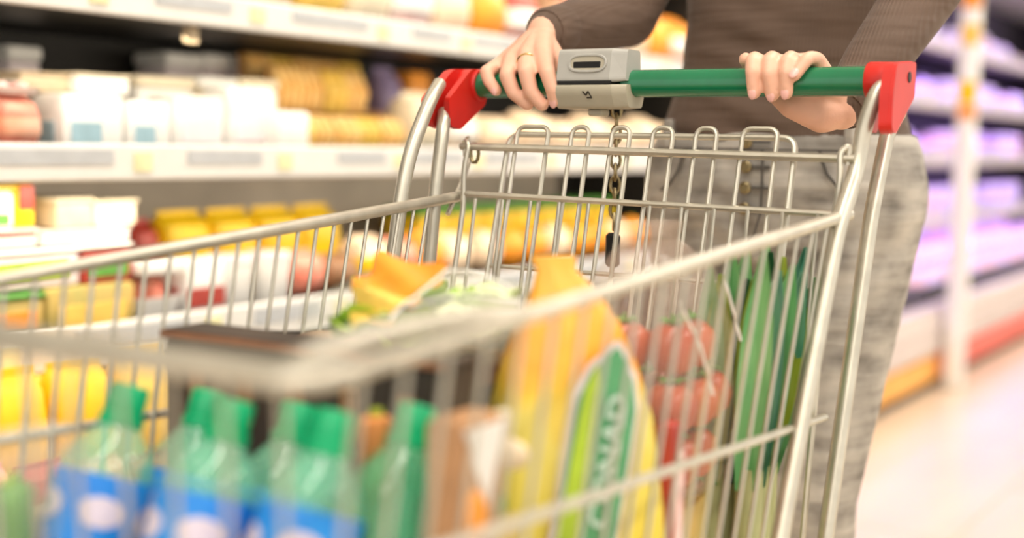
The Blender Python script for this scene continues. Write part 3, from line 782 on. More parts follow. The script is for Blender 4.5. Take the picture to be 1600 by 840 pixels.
mc = cthing('brown_carton', 'brown carton under the lettuce bag, behind the dark one', 'carton', cv(.0, .425, FLOOR(.42)+.012))
MB().box((-.17, -.098, 0), (.040, .10, .762-FLOOR(.42)-.012), .004).build('body', M['crate'], mc)
MB().box((-.171, -.02, .762-FLOOR(.42)-.040), (.041, .02, .762-FLOOR(.42)-.0115), .001).build('tape', M['brown'], mc)
# salad bag on the crate
def leaf(L, W, curl, seed, wav=.25):
    r = random.Random(seed); mb = MB(); vs = []; fs = []; nu, nv = 6, 4
    for i in range(nu+1):
        u = i/nu; wd = W*math.sin(PI*min(.97, u*.86+.12))
        for j in range(nv+1):
            v = j/nv*2-1
            vs.append(Vector((v*wd*.5, u*L, curl*u*u*L+abs(v)*wd*.35+wav*W*.25*math.sin(u*11+v*5+seed)*abs(v)+r.uniform(-.002, .002))))
    for i in range(nu):
        for j in range(nv): a = i*(nv+1)+j; fs.append((a, a+1, a+nv+2, a+nv+1))
    return mb.add(vs, fs)
LZ = .764
sal = cthing('salad_bag', 'clear bag of green lettuce with an orange printed end lying on the crate', 'salad bag', cv(.0, .45, LZ))
leaf_me = [leaf(.055, .05, .22, s).mesh('lettuce_leaf') for s in range(3)]
for k in range(40):
    mt = M['lettuce'] if k % 3 else M['lettuce_pale']
    me = leaf_me[k % 3].copy()
    o = link('lettuce_leaf', me, mt, sal, (rr.uniform(-.060, .075), rr.uniform(-.075, .045), .010+rr.uniform(0, .022)))
    o.rotation_euler = (rr.uniform(-.2, .25), rr.uniform(-.25, .25), rr.uniform(0, 6.3))
def bag_ring(cx, cy, rx, ry, z, n=24, seed=0, wob=.06):
    return [Vector((cx+rx*math.copysign(abs(math.cos(q))**.75, math.cos(q))*(1+wob*math.sin(5*q+seed+z*40)), cy+ry*math.copysign(abs(math.sin(q))**.75, math.sin(q))*(1+wob*math.sin(4*q+2*seed+z*60)), z)) for q in [2*PI*k/n for k in range(n)]]
MB().loft([bag_ring(-.015, .0, .100, .070, .0, seed=1), bag_ring(-.015, .0, .112, .085, .016, seed=1), bag_ring(-.008, .0, .112, .082, .040, seed=1.3), bag_ring(.012, .0, .092, .058, .060, seed=1.5), bag_ring(.016, .0, .03, .02, .067, seed=1.8)]).build('film', M['salad_film'], sal)
mb = MB()
def sheet(fn, nu, nv, th, mb):
    A = [[Vector(fn(i/nu, j/nv)) for j in range(nv+1)] for i in range(nu+1)]
    top = [p for row in A for p in row]; bot = [p-Vector((0, -th, th)) for p in top]; N = len(top); fs = []
    for i in range(nu):
        for j in range(nv):
            a = i*(nv+1)+j; q = (a, a+1, a+nv+2, a+nv+1); fs.append(q); fs.append(tuple(N+x for x in q[::-1]))
    edge = [i*(nv+1) for i in range(nu+1)]+[nu*(nv+1)+j for j in range(1, nv+1)]+[i*(nv+1)+nv for i in range(nu-1, -1, -1)]+[j for j in range(nv-1, 0, -1)]
    for k in range(len(edge)): a, b = edge[k], edge[(k+1) % len(edge)]; fs.append((a, b, N+b, N+a))
    return mb.add(top+bot, fs)
def quad(P00, P10, P01, P11, wav):
    P = [Vector(p) for p in (P00, P10, P01, P11)]
    return lambda u, v: (P[0]*(1-u)+P[1]*u)*(1-v)+(P[2]*(1-u)+P[3]*u)*v+Vector((0, -.004, .004))*math.sin(wav*u+5*v)
def SL(px, py, a): return pc(px, py, a)-cv(.0, .45, LZ)
# printed orange end folded over the bag: a raised back flap and a front flap
sheet(quad(SL(548, 452, .520), SL(598, 394, .48), SL(640, 474, .535), SL(700, 418, .47), 9), 10, 8, .002, mb)
mb.build('printed_end', M['orange'], sal)
mb = MB(); sheet(quad(SL(550, 512, .545), SL(552, 450, .525), SL(606, 496, .555), SL(655, 462, .525), 7), 8, 8, .002, mb)
mb.build('printed_side', M['golden'], sal)
for p in ((( 610, 496, .56), (650, 464, .54), (702, 420, .49)), ((640, 478, .545), (740, 462, .54), (815, 470, .52)), ((702, 424, .48), (760, 432, .47), (800, 450, .47))):
    q = [SL(*t) for t in p]
    MB().tube([q[0], (q[0]+q[1])/2+Vector((0, 0, .002)), q[1], q[2]], .0014, 5).build('film_fold', M['white'], sal)
# tall orange and yellow bag
yb = cthing('crisp_bag', 'tall orange and yellow bag with a green label against the near side wires', 'bag', cv(.134, .442, FLOOR(.48)+.008))
def bag_mat():
    m = mat('bag_print', (.9, .5, .05), .38, 0, bump=.5, bscale=24, stretch=(1, 1, .35)); nt = m.node_tree; b = nt.nodes['Principled BSDF']
    tc = nt.nodes.new('ShaderNodeTexCoord'); sx = nt.nodes.new('ShaderNodeSeparateXYZ'); nt.links.new(tc.outputs['Object'], sx.inputs[0])
    nz = nt.nodes.new('ShaderNodeTexNoise'); nz.inputs['Scale'].default_value = 11; nt.links.new(tc.outputs['Object'], nz.inputs['Vector'])
    ma = nt.nodes.new('ShaderNodeMath'); ma.operation = 'MULTIPLY_ADD'; ma.inputs[1].default_value = .22; nt.links.new(nz.outputs['Fac'], ma.inputs[0])
    nt.links.new(sx.outputs['Z'], ma.inputs[2])
    rp = nt.nodes.new('ShaderNodeValToRGB'); e = rp.color_ramp.elements
    e[0].position = .20; e[0].color = (.86, .40, .03, 1); e[1].position = .26; e[1].color = (.82, .62, .05, 1)
    for p, c in ((.30, (.80, .66, .10)), (.36, (.84, .70, .16)), (.395, (.86, .58, .06)), (.43, (.92, .38, .03)), (.53, (.92, .46, .08))):
        q = e.new(p+.02); q.color = (*c, 1)
    nt.links.new(ma.outputs[0], rp.inputs[0]); nt.links.new(rp.outputs[0], b.inputs['Base Color']); return m
rings = []
for z, rx, ry, cx, cy in ((0, .018, .115, 0, .0), (.012, .040, .120, 0, 0), (.10, .052, .126, 0, 0), (.20, .050, .122, 0, -.002), (.27, .046, .108, -.002, -.005), (.32, .040, .086, -.006, -.008), (.355, .030, .064, -.010, -.008), (.380, .016, .042, -.012, -.012), (.396, .008, .026, -.014, -.022), (.408, .006, .030, -.015, -.026)):
    ry *= .66; cy *= .66
    rings.append([Vector((cx+rx*math.copysign(abs(math.cos(q))**.8, math.cos(q))*(1+.07*math.sin(7*q+z*9)), cy+ry*math.copysign(abs(math.sin(q))**.8, math.sin(q))*(1+.03*math.sin(5*q+z*22)), z)) for q in [2*PI*k/36 for k in range(36)]])
MB().loft(rings).build('bag_body', bag_mat(), yb, angle=60)
def on_bag(y, z): return Vector((.0555-.012*(y/.06)**2-.06*max(0, z-.24), y, z))
LA = .20
yb.rotation_euler.z = CART_ROT-math.radians(42)
def lab(u, v, d):                          # tilted label plane on the bag's outer face
    y = u*math.cos(LA)+v*math.sin(LA); z = -u*math.sin(LA)+v*math.cos(LA)
    p = on_bag(y*.85-.0, .245+z); p.x += d; return p
def strip(mb, u0, u1, v0, v1, d0, d1, n=10, round_top=0):
    P = []
    L_ = [(u0, v0+(v1-v0)*i/n) for i in range(n+1)]; R_ = [(u1, v1-(v1-v0)*i/n) for i in range(n+1)]
    if round_top:
        L_ = [(u0+(u1-u0)*.5*max(0, ((v-v1+round_top)/round_top))**2, v) for u, v in L_]; R_ = [(u1-(u1-u0)*.5*max(0, ((v-v1+round_top)/round_top))**2*.9, v) for u, v in R_]
    for i in range(n):
        a, b = L_[i], L_[i+1]; c, d = R_[n-i-1], R_[n-i]
        mb.prism([a, b, c, d], d0, d1, lab)
    return mb
lbl = strip(MB(), -.034, .034, -.19, .102, 0, .0020, 12, .05).build('bag_label', M['label_pale'], yb, smooth=False)
strip(MB(), -.030, .030, -.187, .096, .0020, .0032, 12, .05).build('label_green', M['label_green'], lbl, smooth=False)
strip(MB(), -.027, -.009, -.185, .080, .0032, .0042, 12, .04).build('label_stripe', M['lime'], lbl, smooth=False)
# lettering down the label
cu = bpy.data.curves.new('lettering', 'FONT'); cu.body = 'CONAD'; cu.size = .028; cu.extrude = .0006; cu.offset = .0008; cu.align_x = 'CENTER'; cu.align_y = 'CENTER'
to = bpy.data.objects.new('lettering_curve', cu); C.objects.link(to)
bpy.context.view_layer.update()
tm = bpy.data.meshes.new_from_object(to.evaluated_get(bpy.context.evaluated_depsgraph_get()))
bpy.data.objects.remove(to)
mb = MB()
for v in tm.vertices: mb.v.append(tuple(lab(-v.co.y+.010, v.co.x*1.05+.005, .0040+v.co.z)))
mb.f = [tuple(p.vertices) for p in tm.polygons]
mb.build('lettering', M['letter_pale'], lbl, smooth=False)
# tomatoes in a clear bag
TBZ = .622
tb = cthing('tomato_bag', 'clear plastic bag of tomatoes between the orange bag and the leeks', 'tomato bag', cv(.132, .285, TBZ))
rings = []
for z, rx, ry, cy in ((0, .04, .07, 0), (.010, .060, .092, 0), (.09, .064, .106, .0), (.16, .060, .102, .002), (.21, .04, .085, .0), (.24, .018, .04, -.012), (.255, .022, .05, -.012)):
    rings.append(bag_ring(0, cy, rx, ry, z, 28, 2.2, .05))
MB().loft(rings).build('film', M['tomato_film'], tb)
MB().tube([(.056, -.07, .19), (.064, -.04, .15), (.066, -.01, .10)], .0016, 5).build('film_fold', M['white'], tb)
MB().tube([(.05, .05, .2), (.06, .07, .14)], .0014, 5).build('film_fold', M['white'], tb)
sup = cthing('paper_sack', 'brown paper sack under the tomato bag at the rear of the basket', 'sack', cv(.132, .285, FLOOR(.26)+.010))
MB().loft([bag_ring(0, 0, .045, .075, z, 20, 1, .05) for z in (0, .05, .13, .178)]).build('sack', M['olive'], sup)
MB().box((-.03, -.065, .178), (.03, .065, .185), .003).build('folded_top', M['kraft'], sup)
tme = None
k = 0
for z, spots in ((.032, ((-.028, -.06), (.028, -.07), (-.026, .0), (.03, -.008), (-.028, .062), (.027, .055))), (.085, ((-.02, -.035), (.030, -.02), (-.02, .03), (.034, .035), (.028, .088), (-.02, .085))), (.138, ((.022, .0), (.020, .052), (-.025, -.02)))):
    for n_, (x, y) in enumerate(sorted(spots, key=lambda s_: -s_[1])):
        tl_ = 'red tomato in the clear bag, %s layer, %s from the leeks' % ({.032: 'lowest', .085: 'middle', .138: 'top'}[z], ORD[n_])
        loc = CART_M @ (cv(.132, .285, TBZ)+Vector((x*.9, y*.8, z)))
        if tme is None:
            tme = thing('tomato', tl_, 'tomato', loc, 0, 'tomatoes in the clear bag')
            MB().lathe([(.002, -.024), (.014, -.0225), (.024, -.011), (.0260, .002), (.023, .014), (.014, .0215), (.006, .0215), (.001, .0205)], n=18).build('flesh', M['tomato'], tme)
            mb = MB()
            for q in range(5):
                d = Vector((math.cos(q*1.2566), math.sin(q*1.2566), 0)); mb.tube([Vector((0, 0, .023))+d*.002, Vector((0, 0, .0265))+d*.009, Vector((0, 0, .025))+d*.016], [.002, .002, .0006], 5)
            mb.tube([(0, 0, .022), (.001, 0, .032)], .0014, 5); mb.build('calyx', M['green'], tme)
        else: copy_tree(tme, loc, k*1.7, tl_)
        k += 1
# leeks at the rear corner: stalks and long leaf blades
def blade(p0, p1, p2, wd, mt, parent):
    p0, p1, p2 = Vector(p0), Vector(p1), Vector(p2); path = [p0*(1-t)**2+p1*2*t*(1-t)+p2*t*t for t in [i/8 for i in range(9)]]
    nrm = Vector((.45, -.9, 0)).normalized(); vs = []; fs = []
    for i, p in enumerate(path):
        t = (path[min(i+1, 8)]-path[max(i-1, 0)]).normalized(); s = t.cross(nrm).normalized(); w_ = wd*(.75+.5*math.sin(PI*min(1, i/8*1.05)))*(1 if i < 7 else (.75 if i == 7 else .25))
        for q, lift in ((-1, .006), (-.5, .001), (0, -.002), (.5, .001), (1, .006)): vs.append(p+s*q*w_*.5+nrm*lift)
    n = len(vs)
    vs2 = vs+[v-nrm*.0016 for v in vs]
    for i in range(8):
        for j in range(4): a = i*5+j; fs.append((a, a+1, a+6, a+5)); fs.append((n+a, n+a+5, n+a+6, n+a+1))
        fs.append((i*5, i*5+5, n+i*5+5, n+i*5)); fs.append((i*5+4, n+i*5+4, n+i*5+9, i*5+9))
    MB().add(vs2, fs).build('leaf_blade', mt, parent)
LK = ('leek_green', 'leek_blue', 'leek_green', 'leek_lime', 'leek_dark')
ll = ('leek standing nearest the tomato bag', 'second leek from the tomato bag, blue-green', 'third leek from the tomato bag', 'fourth leek from the tomato bag, yellow-green', 'fifth leek from the tomato bag', 'leek standing nearest the rear posts, blue-green')
for k, (x, a) in enumerate(((.150, .178), (.190, .178), (.158, .156), (.190, .152), (.152, .136), (.188, .130))):
    base = cv(x, a, FLOOR(a)+.006)
    lt = cthing('leek', ll[k], 'leek', base, 'leeks in the rear corner')
    MB().tube([(0, 0, 0), (.001, .0, .012), (.0, .0, .10), (0, .004, .20)], [.012, .016, .0145, .014], 12).build('stalk', M['leek_white'], lt)
    mb = MB()
    for q in range(7): mb.tube([(.008*math.cos(q), .008*math.sin(q), .004), (.013*math.cos(q), .013*math.sin(q), .0)], .0012, 4)
    mb.build('root_tuft', M['root'], lt)
    for j in range(6):
        sp = (j-2.5)*.013
        x2 = .010*math.sin(j*2.1+k)+.004+.003*k; y2 = sp*.8-.004+.011*k
        top = .405+.02*math.sin(j*1.7+k*2)-.03*(j % 2)
        blade((0, sp*.25, .18), (x2*.6-.002, sp*.7+.008, .28), (x2, y2, top), .026, M[LK[(k*2+j*3) % 5]], lt)
# loaf pack with a white corner, root, carrot, red pack, green vegetables
lp = cthing('loaf_pack', 'orange-brown pack with a white three-cornered label beside the last bottle', 'pack', cv(.160, .680, FLOOR(.6)+.012))
MB().box((-.016, -.0, 0), (.016, .056, .305), .008, Matrix.Rotation(-.0, 4, 'X'), 2).build('wrapper', M['kraft'], lp)
MB().prism([(.003, .298), (.054, .298), (.032, .240)], .016, .0175, lambda u, v, d: Vector((d, u, v))).build('white_label', M['white'], lp, smooth=False)
MB().ell((.016, .016, .235), (.004, .016, .020)).build('orange_spot', M['orange'], lp)
GP = pc(762, 722, .625)
rt = cthing('ginger_root', 'knobbly cream root beside the green label of the tall bag', 'root vegetable', GP)
MB().chain([(-.01, -.03, 0), (.0, .0, .008), (.004, .03, .0)], [.012, .015, .011]).chain([(0, 0, .008), (.004, .012, .026)], [.012, .008]).chain([(0, -.01, .006), (.004, -.018, -.03)], [.010, .008]).build('root', M['root'], rt)
MB().ell((.004, .012, .034), (.006, .006, .003)).build('cut_end', M['cream'], rt)
bx_ = cthing('onion_net', 'olive net sack of onions under the cream root', 'sack', Vector((GP.x, GP.y, FLOOR(.64)+.008)))
MB().loft([bag_ring(0, 0, .022, .018, z, 20, 3, .05) for z in (0, .05, .12, GP.z-FLOOR(.64)-.046)]).build('net', M['olive'], bx_)
MB().box((-.012, -.01, GP.z-FLOOR(.64)-.046), (.012, .01, GP.z-FLOOR(.64)-.030), .003).build('clip', M['green'], bx_)
ct = cthing('carrot', 'orange carrot tip sticking up between the green bottles', 'carrot', cv(.075, .640, BZ+.025))
MB().lathe([(.003, 0), (.006, .02), (.009, .11), (.0135, .178), (.012, .187), (.005, .19)], n=14).build('root', M['carrot'], ct)
MB().lathe([(.006, .188), (.005, .194)], n=8).build('stem', M['leek_lime'], ct)
rp_ = cthing('red_pack', 'slim red pack wedged between the tall orange bag and the tomatoes', 'pack', cv(.190, .372, FLOOR(.35)+.004))
MB().box((-.010, -.012, 0), (.010, .012, .275), .006, None, 2).build('wrapper', M['red'], rp_)
MB().box((.010, -.009, .16), (.0115, .009, .25), .0005).build('printed_label', M['meat_pink'], rp_)
vb = cthing('vegetable_bag', 'milky plastic bag of green cucumbers at the far front corner of the basket', 'vegetable bag', cv(-.140, .778, FLOOR(.79)+.008))
MB().loft([bag_ring(0, 0, rx, ry, z, 24, .7, .05) for z, rx, ry in ((0, .028, .055), (.01, .038, .074), (.12, .040, .080), (.215, .037, .072), (.245, .030, .056), (.262, .016, .030), (.270, .020, .036))]).build('film', M['milky_film'], vb)
for k, (x, y) in enumerate(((-.012, -.05), (.014, -.028), (-.013, .0), (.014, .022), (-.012, .046))):
    q = cthing('cucumber', 'green cucumber in the milky bag, %s from the front of the trolley' % ORD[4-k], 'cucumber', cv(-.140+x, .778-y, FLOOR(.79)+.011), 'cucumbers in the milky bag')
    MB().chain([(0, 0, .018), (.002, .002, .14), (0, 0, .226-.006*k)], [.015, .0185, .015]).build('flesh', M['cucumber'], q)
    MB().tube([(0, 0, .237-.006*k), (.001, .0, .247-.006*k)], .003, 6).build('stem', M['lime'], q)

# ------------------------------------------------------------------ the shopper
PB = cv(.012, -.40, 0)
person = cthing('person', 'person in a brown ribbed sweater and washed grey jeans gripping the trolley handle', 'person', PB)
def remesh(mb, name, vox, it, parent, m, post=None, fac=.5):
    me = mb.mesh(name+'_src'); o = bpy.data.objects.new(name+'_src', me); C.objects.link(o)
    r = o.modifiers.new('r', 'REMESH'); r.mode = 'VOXEL'; r.voxel_size = vox
    sm = o.modifiers.new('s', 'SMOOTH'); sm.iterations = it; sm.factor = fac
    bpy.context.view_layer.update()
    out = bpy.data.meshes.new_from_object(o.evaluated_get(bpy.context.evaluated_depsgraph_get()))
    bpy.data.objects.remove(o)
    if post:
        for v in out.vertices: v.co = post(v.co.copy())
    out.name = name
    out.polygons.foreach_set('use_smooth', [True]*len(out.polygons)); out.materials.clear()
    return link(name, out, m, parent)
def L(p): return Vector(p)-PB
def H(px, py, a): return L(pc(px, py, a))
def K(x, phi, R): q = math.radians(phi); return L(cv(x, R*math.cos(q), HZ+R*math.sin(q)))   # a point round the grip
body = MB()
# right hand (over the grip, seen from the front)
wr = H(850, 50, -.050)
mcp = [H(848, 84, -.004), H(824, 88, -.002), H(801, 94, -.004), H(781, 103, -.010)]
pip = [H(856, 115, .0285), H(822, 112, .0300), H(792, 118, .0300), H(760, 112, .0240)]
dip = [H(864, 140, .0285), H(830, 144, .0300), H(803, 145, .0290), H(764, 126, .0270)]
tip = [H(867, 157, .0240), H(847, 163, .0230), H(824, 163, .0220), H(775, 141, .0275)]
fr = [(.0112, .0100, .0092, .0083), (.0114, .0102, .0094, .0084), (.0111, .0098, .0090, .0080), (.0098, .0086, .0080, .0073)]
for i in range(4):
    body.chain([wr.lerp(mcp[i], .15), mcp[i], pip[i], dip[i], tip[i]], [.0155, fr[i][0]+.0015, fr[i][1], fr[i][2], fr[i][3]])
for i in range(3): body.capsule(mcp[i].lerp(wr, .12), mcp[i+1].lerp(wr, .12), .0115, .0110)
body.capsule(wr.lerp(mcp[0], .35), wr.lerp(mcp[3], .4), .0155, .014)
th = [wr.lerp(mcp[0], .35), H(866, 84, -.030), H(874, 98, -.030), H(877, 110, -.028)]
body.chain(th, [.014, .0115, .0098, .0085])
# left hand (fingers curl over the grip towards the front)
wl = L(cv(.193, -.072, .991))
lx = [(.113, .116, .122, .1235), (.133, .1365, .1415, .1440), (.153, .158, .1600, .1605), (.176, .1815, .178, .1705)]
ph = [(146, 82, 22, -30), (144, 80, 18, -36), (142, 80, 20, -30), (140, 92, 58, 14)]
tipL = []
for i in range(4):
    r0 = (.0092, .0095, .0092, .0082)[i]
    P = [K(lx[i][0], ph[i][0], .036), K(lx[i][1], ph[i][1], .0255), K(lx[i][1]*.5+lx[i][2]*.5, (ph[i][1]+ph[i][2])/2, .0262), K(lx[i][2], ph[i][2], .0255), K(lx[i][3], ph[i][3], .0245)]
    body.chain([wl.lerp(P[0], .2)]+P, [.017, .0115, r0, r0-.0004, r0-.0008, r0-.0016]); tipL.append((P[3], P[4]))
m4 = [K(lx[i][0], ph[i][0], .036) for i in range(4)]
for i in range(3): body.capsule(m4[i], m4[i+1], .0115, .0115)
body.capsule(m4[0].lerp(wl, .5), m4[3].lerp(wl, .5), .015, .015)
body.chain([wl, L(cv(.178, -.050, .985)), L(cv(.148, -.036, .996)), L(cv(.120, -.034, 1.018)), L(cv(.104, -.028, 1.036)), L(cv(.0995, -.012, 1.046))], [.020, .0205, .016, .0115, .0095, .0082])
body.chain([wl, L(cv(.165, -.052, .990)), L(cv(.140, -.040, 1.006))], [.020, .020, .016])
# arms
eR, sR = L(cv(-.186, -.285, 1.128)), L(cv(-.146, -.415, 1.365)); eL, sL = L(cv(.236, -.265, 1.150)), L(cv(.170, -.415, 1.365))
body.chain([wr, wr.lerp(eR, .35), eR, sR], [.0215, .030, .036, .046])
body.chain([wl, wl.lerp(eL, .35), eL, sL], [.0225, .030, .036, .046])
# trunk, legs, neck, head
def ring(cx, a, z, rx, ry, n=28, p=.85):
    out = []
    for k in range(n):
        q = 2*PI*k/n; c_, s_ = math.cos(q), math.sin(q)
        out.append(L(cv(cx+rx*math.copysign(abs(c_)**p, c_), a+ry*math.copysign(abs(s_)**p, s_), z)))
    return out
trunk = ((.80, .168, .100, -.395), (.86, .188, .116, -.395), (.92, .186, .118, -.395), (.98, .166, .108, -.392), (1.06, .142, .096, -.395), (1.14, .138, .096, -.40), (1.22, .150, .108, -.405), (1.30, .160, .112, -.41), (1.38, .165, .09, -.415), (1.42, .10, .06, -.415))
body.loft([ring(.012, a, z, rx-.006, ry-.006) for z, rx, ry, a in trunk])
hipR, hipL = L(cv(-.085, -.395, .84)), L(cv(.109, -.395, .84)); kR, kL = L(cv(-.085, -.375, .46)), L(cv(.082, -.365, .46)); aR, aL = L(cv(-.085, -.43, .09)), L(cv(.085, -.42, .09))
for h_, k_, a_ in ((hipR, kR, aR), (hipL, kL, aL)): body.chain([h_, k_, a_, a_+Vector((0, -.13, -.045))], [.084, .052, .036, .028])
nk = L(cv(.012, -.41, 1.40)); hd = L(cv(.012, -.385, 1.57))
body.chain([nk, L(cv(.012, -.395, 1.50))], [.056, .050]).ell(hd+Vector((0, 0, .01)), (.072, .090, .108), None, 20, 14).capsule(hd+Vector((0, -.045, -.065)), hd+Vector((0, -.06, -.075)), .038, .028)
body.chain([hd+Vector((0, -.088, .012)), hd+Vector((0, -.106, -.028))], [.008, .012]).capsule(hd+Vector((-.018, -.084, -.058)), hd+Vector((.018, -.084, -.058)), .007, .007)
for s in (-1, 1): body.ell(hd+Vector((s*.074, .005, -.005)), (.009, .018, .030))
bo = remesh(body, 'body', .0024, 3, person, M['skin'])
for s in (-1, 1): MB().ell(hd+Vector((s*.030, -.083, .012)), (.011, .008, .007)).build('eye', M['eye'], person)
mb = MB().ell(hd+Vector((0, .028, .036)), (.084, .088, .100), None, 20, 14)
for s in (-1, 1): mb.chain([hd+Vector((s*.06, .02, .05)), hd+Vector((s*.078, .045, -.06)), hd+Vector((s*.07, .06, -.18))], [.03, .028, .018])
remesh(mb, 'hair', .006, 4, person, M['hair'])
# nails and ring
def nail(p0, p1, r, out_dir):
    d = (p1-p0).normalized(); n = (out_dir-d*out_dir.dot(d)).normalized(); b = d.cross(n)
    R3 = Matrix((b, d, n)).transposed()
    return MB().ell(p1+n*(r*.78)+d*.001, (r*.62, r*.85, .0016), R3, 10, 6)
def outw(p): q = p+PB; v = Vector((0, q.y, q.z-HZ)); return v.normalized()
for i in (0, 3): nail(dip[i], tip[i], fr[i][3], outw(tip[i])).build('fingernail', M['nail'], person)
for i in range(4): nail(*tipL[i], .0078, outw(tipL[i][1])).build('fingernail', M['nail'], person)
rc = mcp[1].lerp(pip[1], .42); rd = (pip[1]-mcp[1]).normalized(); u = rd.orthogonal().normalized(); v = rd.cross(u)
MB().tube([rc+(u*math.cos(q)+v*math.sin(q))*.0118 for q in [2*PI*k/24 for k in range(24)]], .0013, 6, True).build('finger_ring', M['gold'], person)
# clothing
def sweater_mat():
    m = mat('sweater_knit', (.125, .083, .062), .8, 0, var=.10, scale=9, spec=.25); nt = m.node_tree; b = nt.nodes['Principled BSDF']
    b.inputs['Sheen Weight'].default_value = .12; b.inputs['Sheen Roughness'].default_value = .4
    tc = nt.nodes.new('ShaderNodeTexCoord'); wv = nt.nodes.new('ShaderNodeTexWave'); wv.bands_direction = 'X'
    wv.inputs['Scale'].default_value = 70; wv.inputs['Distortion'].default_value = .6; wv.inputs['Detail'].default_value = 1
    nt.links.new(tc.outputs['Object'], wv.inputs['Vector'])
    mp = nt.nodes.new('ShaderNodeMapping'); mp.inputs['Scale'].default_value = (2.2, 2.2, 16)
    nt.links.new(tc.outputs['Object'], mp.inputs['Vector']); nz = nt.nodes.new('ShaderNodeTexNoise'); nz.inputs['Scale'].default_value = 2; nt.links.new(mp.outputs[0], nz.inputs['Vector'])
    b1 = nt.nodes.new('ShaderNodeBump'); b1.inputs['Strength'].default_value = .5; b1.inputs['Distance'].default_value = .0012
    nt.links.new(wv.outputs['Fac'], b1.inputs['Height'])
    b2 = nt.nodes.new('ShaderNodeBump'); b2.inputs['Strength'].default_value = .6; b2.inputs['Distance'].default_value = .02
    nt.links.new(nz.outputs['Fac'], b2.inputs['Height']); nt.links.new(b1.outputs[0], b2.inputs['Normal']); nt.links.new(b2.outputs[0], b.inputs['Normal'])
    return m
SW = sweater_mat()
sw = MB()
tr = [t for t in trunk if t[0] >= .92]
sw.loft([ring(.012, -.392, .955, .180, .120)]+[ring(.012, a, z, rx+.007, ry+.007) for z, rx, ry, a in tr if z > .97])
cR = wr.lerp(eR, .05); cL = wl.lerp(eL, .045)
sw.chain([cR, wr.lerp(eR, .35), eR, sR], [.0285, .0365, .044, .056]).chain([cL, wl.lerp(eL, .35), eL, sL], [.0285, .0370, .045, .056])
def wr_fold(co):
    p = co+PB
    q = .0035*math.sin(p.z*115+3*math.sin(p.x*14)+p.x*9)*max(0, min(1, (1.2-p.z)/.1)) * max(0, 1-abs(p.x)/.17)
    return co+Vector((0, -q, 0)) if p.y > 0.2 else co
remesh(sw, 'sweater', .0048, 5, person, SW, wr_fold)
for c0, e in ((cR, eR), (cL, eL)):
    d = (e-c0).normalized(); MB().tube([c0-d*.010, c0-d*.004, c0+d*.030, c0+d*.036], [.0275, .0300, .0318, .0305], 24).build('cuff', SW, person)
def jeans_mat():
    m = mat('washed_denim', (.25, .235, .22), .8, 0, spec=.2); nt = m.node_tree; b = nt.nodes['Principled BSDF']
    tc = nt.nodes.new('ShaderNodeTexCoord'); mp = nt.nodes.new('ShaderNodeMapping'); mp.inputs['Scale'].default_value = (3, 3, 22)
    nt.links.new(tc.outputs['Object'], mp.inputs['Vector'])
    n1 = nt.nodes.new('ShaderNodeTexNoise'); n1.inputs['Scale'].default_value = 2.4; n1.inputs['Detail'].default_value = 5; nt.links.new(mp.outputs[0], n1.inputs['Vector'])
    n2 = nt.nodes.new('ShaderNodeTexNoise'); n2.inputs['Scale'].default_value = 16; n2.inputs['Detail'].default_value = 6; nt.links.new(tc.outputs['Object'], n2.inputs['Vector'])
    mx = nt.nodes.new('ShaderNodeMath'); mx.operation = 'MULTIPLY_ADD'; mx.inputs[1].default_value = .46; nt.links.new(n1.outputs['Fac'], mx.inputs[0])
    m2 = nt.nodes.new('ShaderNodeMath'); m2.operation = 'MULTIPLY'; m2.inputs[1].default_value = .54; nt.links.new(n2.outputs['Fac'], m2.inputs[0]); nt.links.new(m2.outputs[0], mx.inputs[2])
    rp = nt.nodes.new('ShaderNodeValToRGB'); e = rp.color_ramp.elements
    e[0].position = .34; e[0].color = (.17, .155, .14, 1); e[1].position = .66; e[1].color = (.56, .52, .465, 1); q = e.new(.5); q.color = (.38, .352, .318, 1)
    nt.links.new(mx.outputs[0], rp.inputs[0]); nt.links.new(rp.outputs[0], b.inputs['Base Color'])
    bp = nt.nodes.new('ShaderNodeBump'); bp.inputs['Strength'].default_value = .4; bp.inputs['Distance'].default_value = .008
    nt.links.new(n1.outputs['Fac'], bp.inputs['Height']); nt.links.new(bp.outputs[0], b.inputs['Normal']); return m
JM = jeans_mat()
jn = MB()
jn.loft([ring(.012, -.395, z, rx, ry) for z, rx, ry in ((.775, .150, .085), (.80, .186, .108), (.86, .202, .124), (.90, .202, .128), (.945, .192, .126), (.968, .182, .122))])
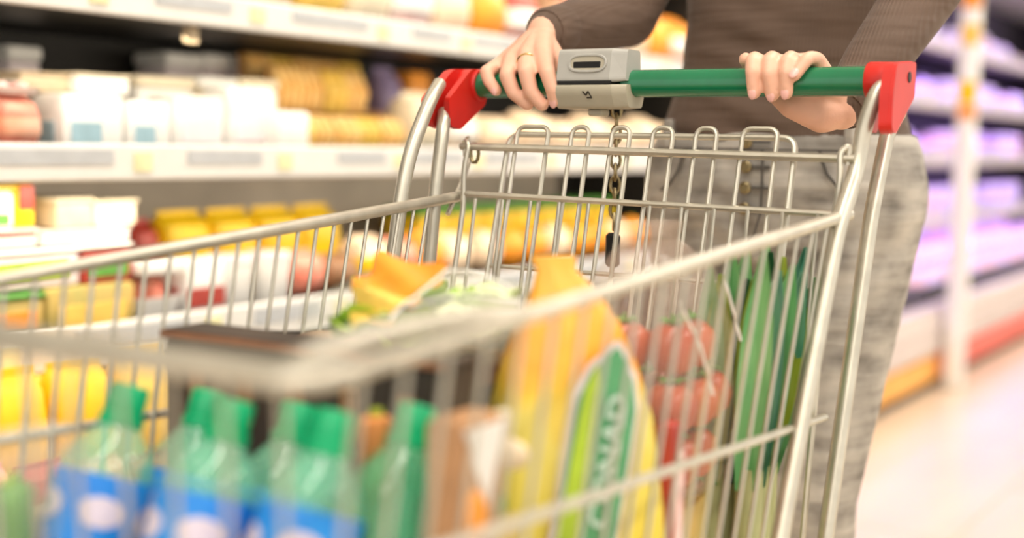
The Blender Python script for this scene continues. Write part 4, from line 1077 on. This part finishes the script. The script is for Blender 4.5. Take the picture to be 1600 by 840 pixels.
for h_, k_, a_ in ((hipR, kR, aR), (hipL, kL, aL)):
    jn.chain([h_, h_.lerp(k_, .5), k_, k_.lerp(a_, .5), a_], [.100, .082, .064, .055, .050])
def j_fold(co):
    p = co+PB; q = .003*math.sin(p.z*95+5*math.sin(p.x*21))*max(0, 1-abs(p.z-.80)/.22)
    return co+Vector((0, -q, 0))
je = remesh(jn, 'jeans', .006, 5, person, JM, j_fold)
def jf(x, z): return -.395+.131*max(.02, 1-(abs((x-.012)/.203))**2.6)**.42
DK = mat('dark_thread', (.09, .082, .075), .8, 0, var=.1)
def seam(pts, r, nm, mt): MB().tube([L(cv(x, jf(x, z)+.0008, z)) for x, z in pts], r, 5).build(nm, mt, je)
seam([(-.135+.0294*i, .945+.0) for i in range(11)], .0016, 'waistband_seam', DK)
seam([(.030, .945), (.031, .90), (.030, .86), (.022, .83), (.006, .81)], .0016, 'fly_seam', DK)
seam([(.105, .945), (.115, .915), (.132, .895), (.150, .886)], .0022, 'pocket_seam', DK)
seam([(-.085, .945), (-.095, .915), (-.110, .895), (-.126, .886)], .0022, 'pocket_seam', DK)
for z in (.955, .922, .894, .866):
    MB().lathe([(.0082, -.002), (.0082, .002), (.0060, .0040), (.0050, .0025), (.001, .0025)], L(cv(.008, jf(.008, z)+.002, z)), 16, Matrix.Rotation(PI/2, 3, 'X')).build('fly_button', M['brass'], je)
    MB().box(L(cv(.010, jf(.02, z)+.001, z-.002)), L(cv(.040, jf(.02, z)-.003, z+.002))).build('buttonhole', DK, je)
for x in (-.115, .140):
    MB().box(L(cv(x-.006, jf(x, .95)+.004, .945)), L(cv(x+.006, jf(x, .95)-.01, .985)), .002).build('belt_loop', JM, je)
for a_ in (aR, aL):
    sh = MB().chain([a_+Vector((0, .03, -.045)), a_+Vector((0, -.06, -.050)), a_+Vector((0, -.15, -.058))], [.042, .040, .030])
    s_ = remesh(sh, 'shoe', .006, 4, person, M['shoe'], lambda co: Vector((co.x, co.y, max(co.z, .002))))
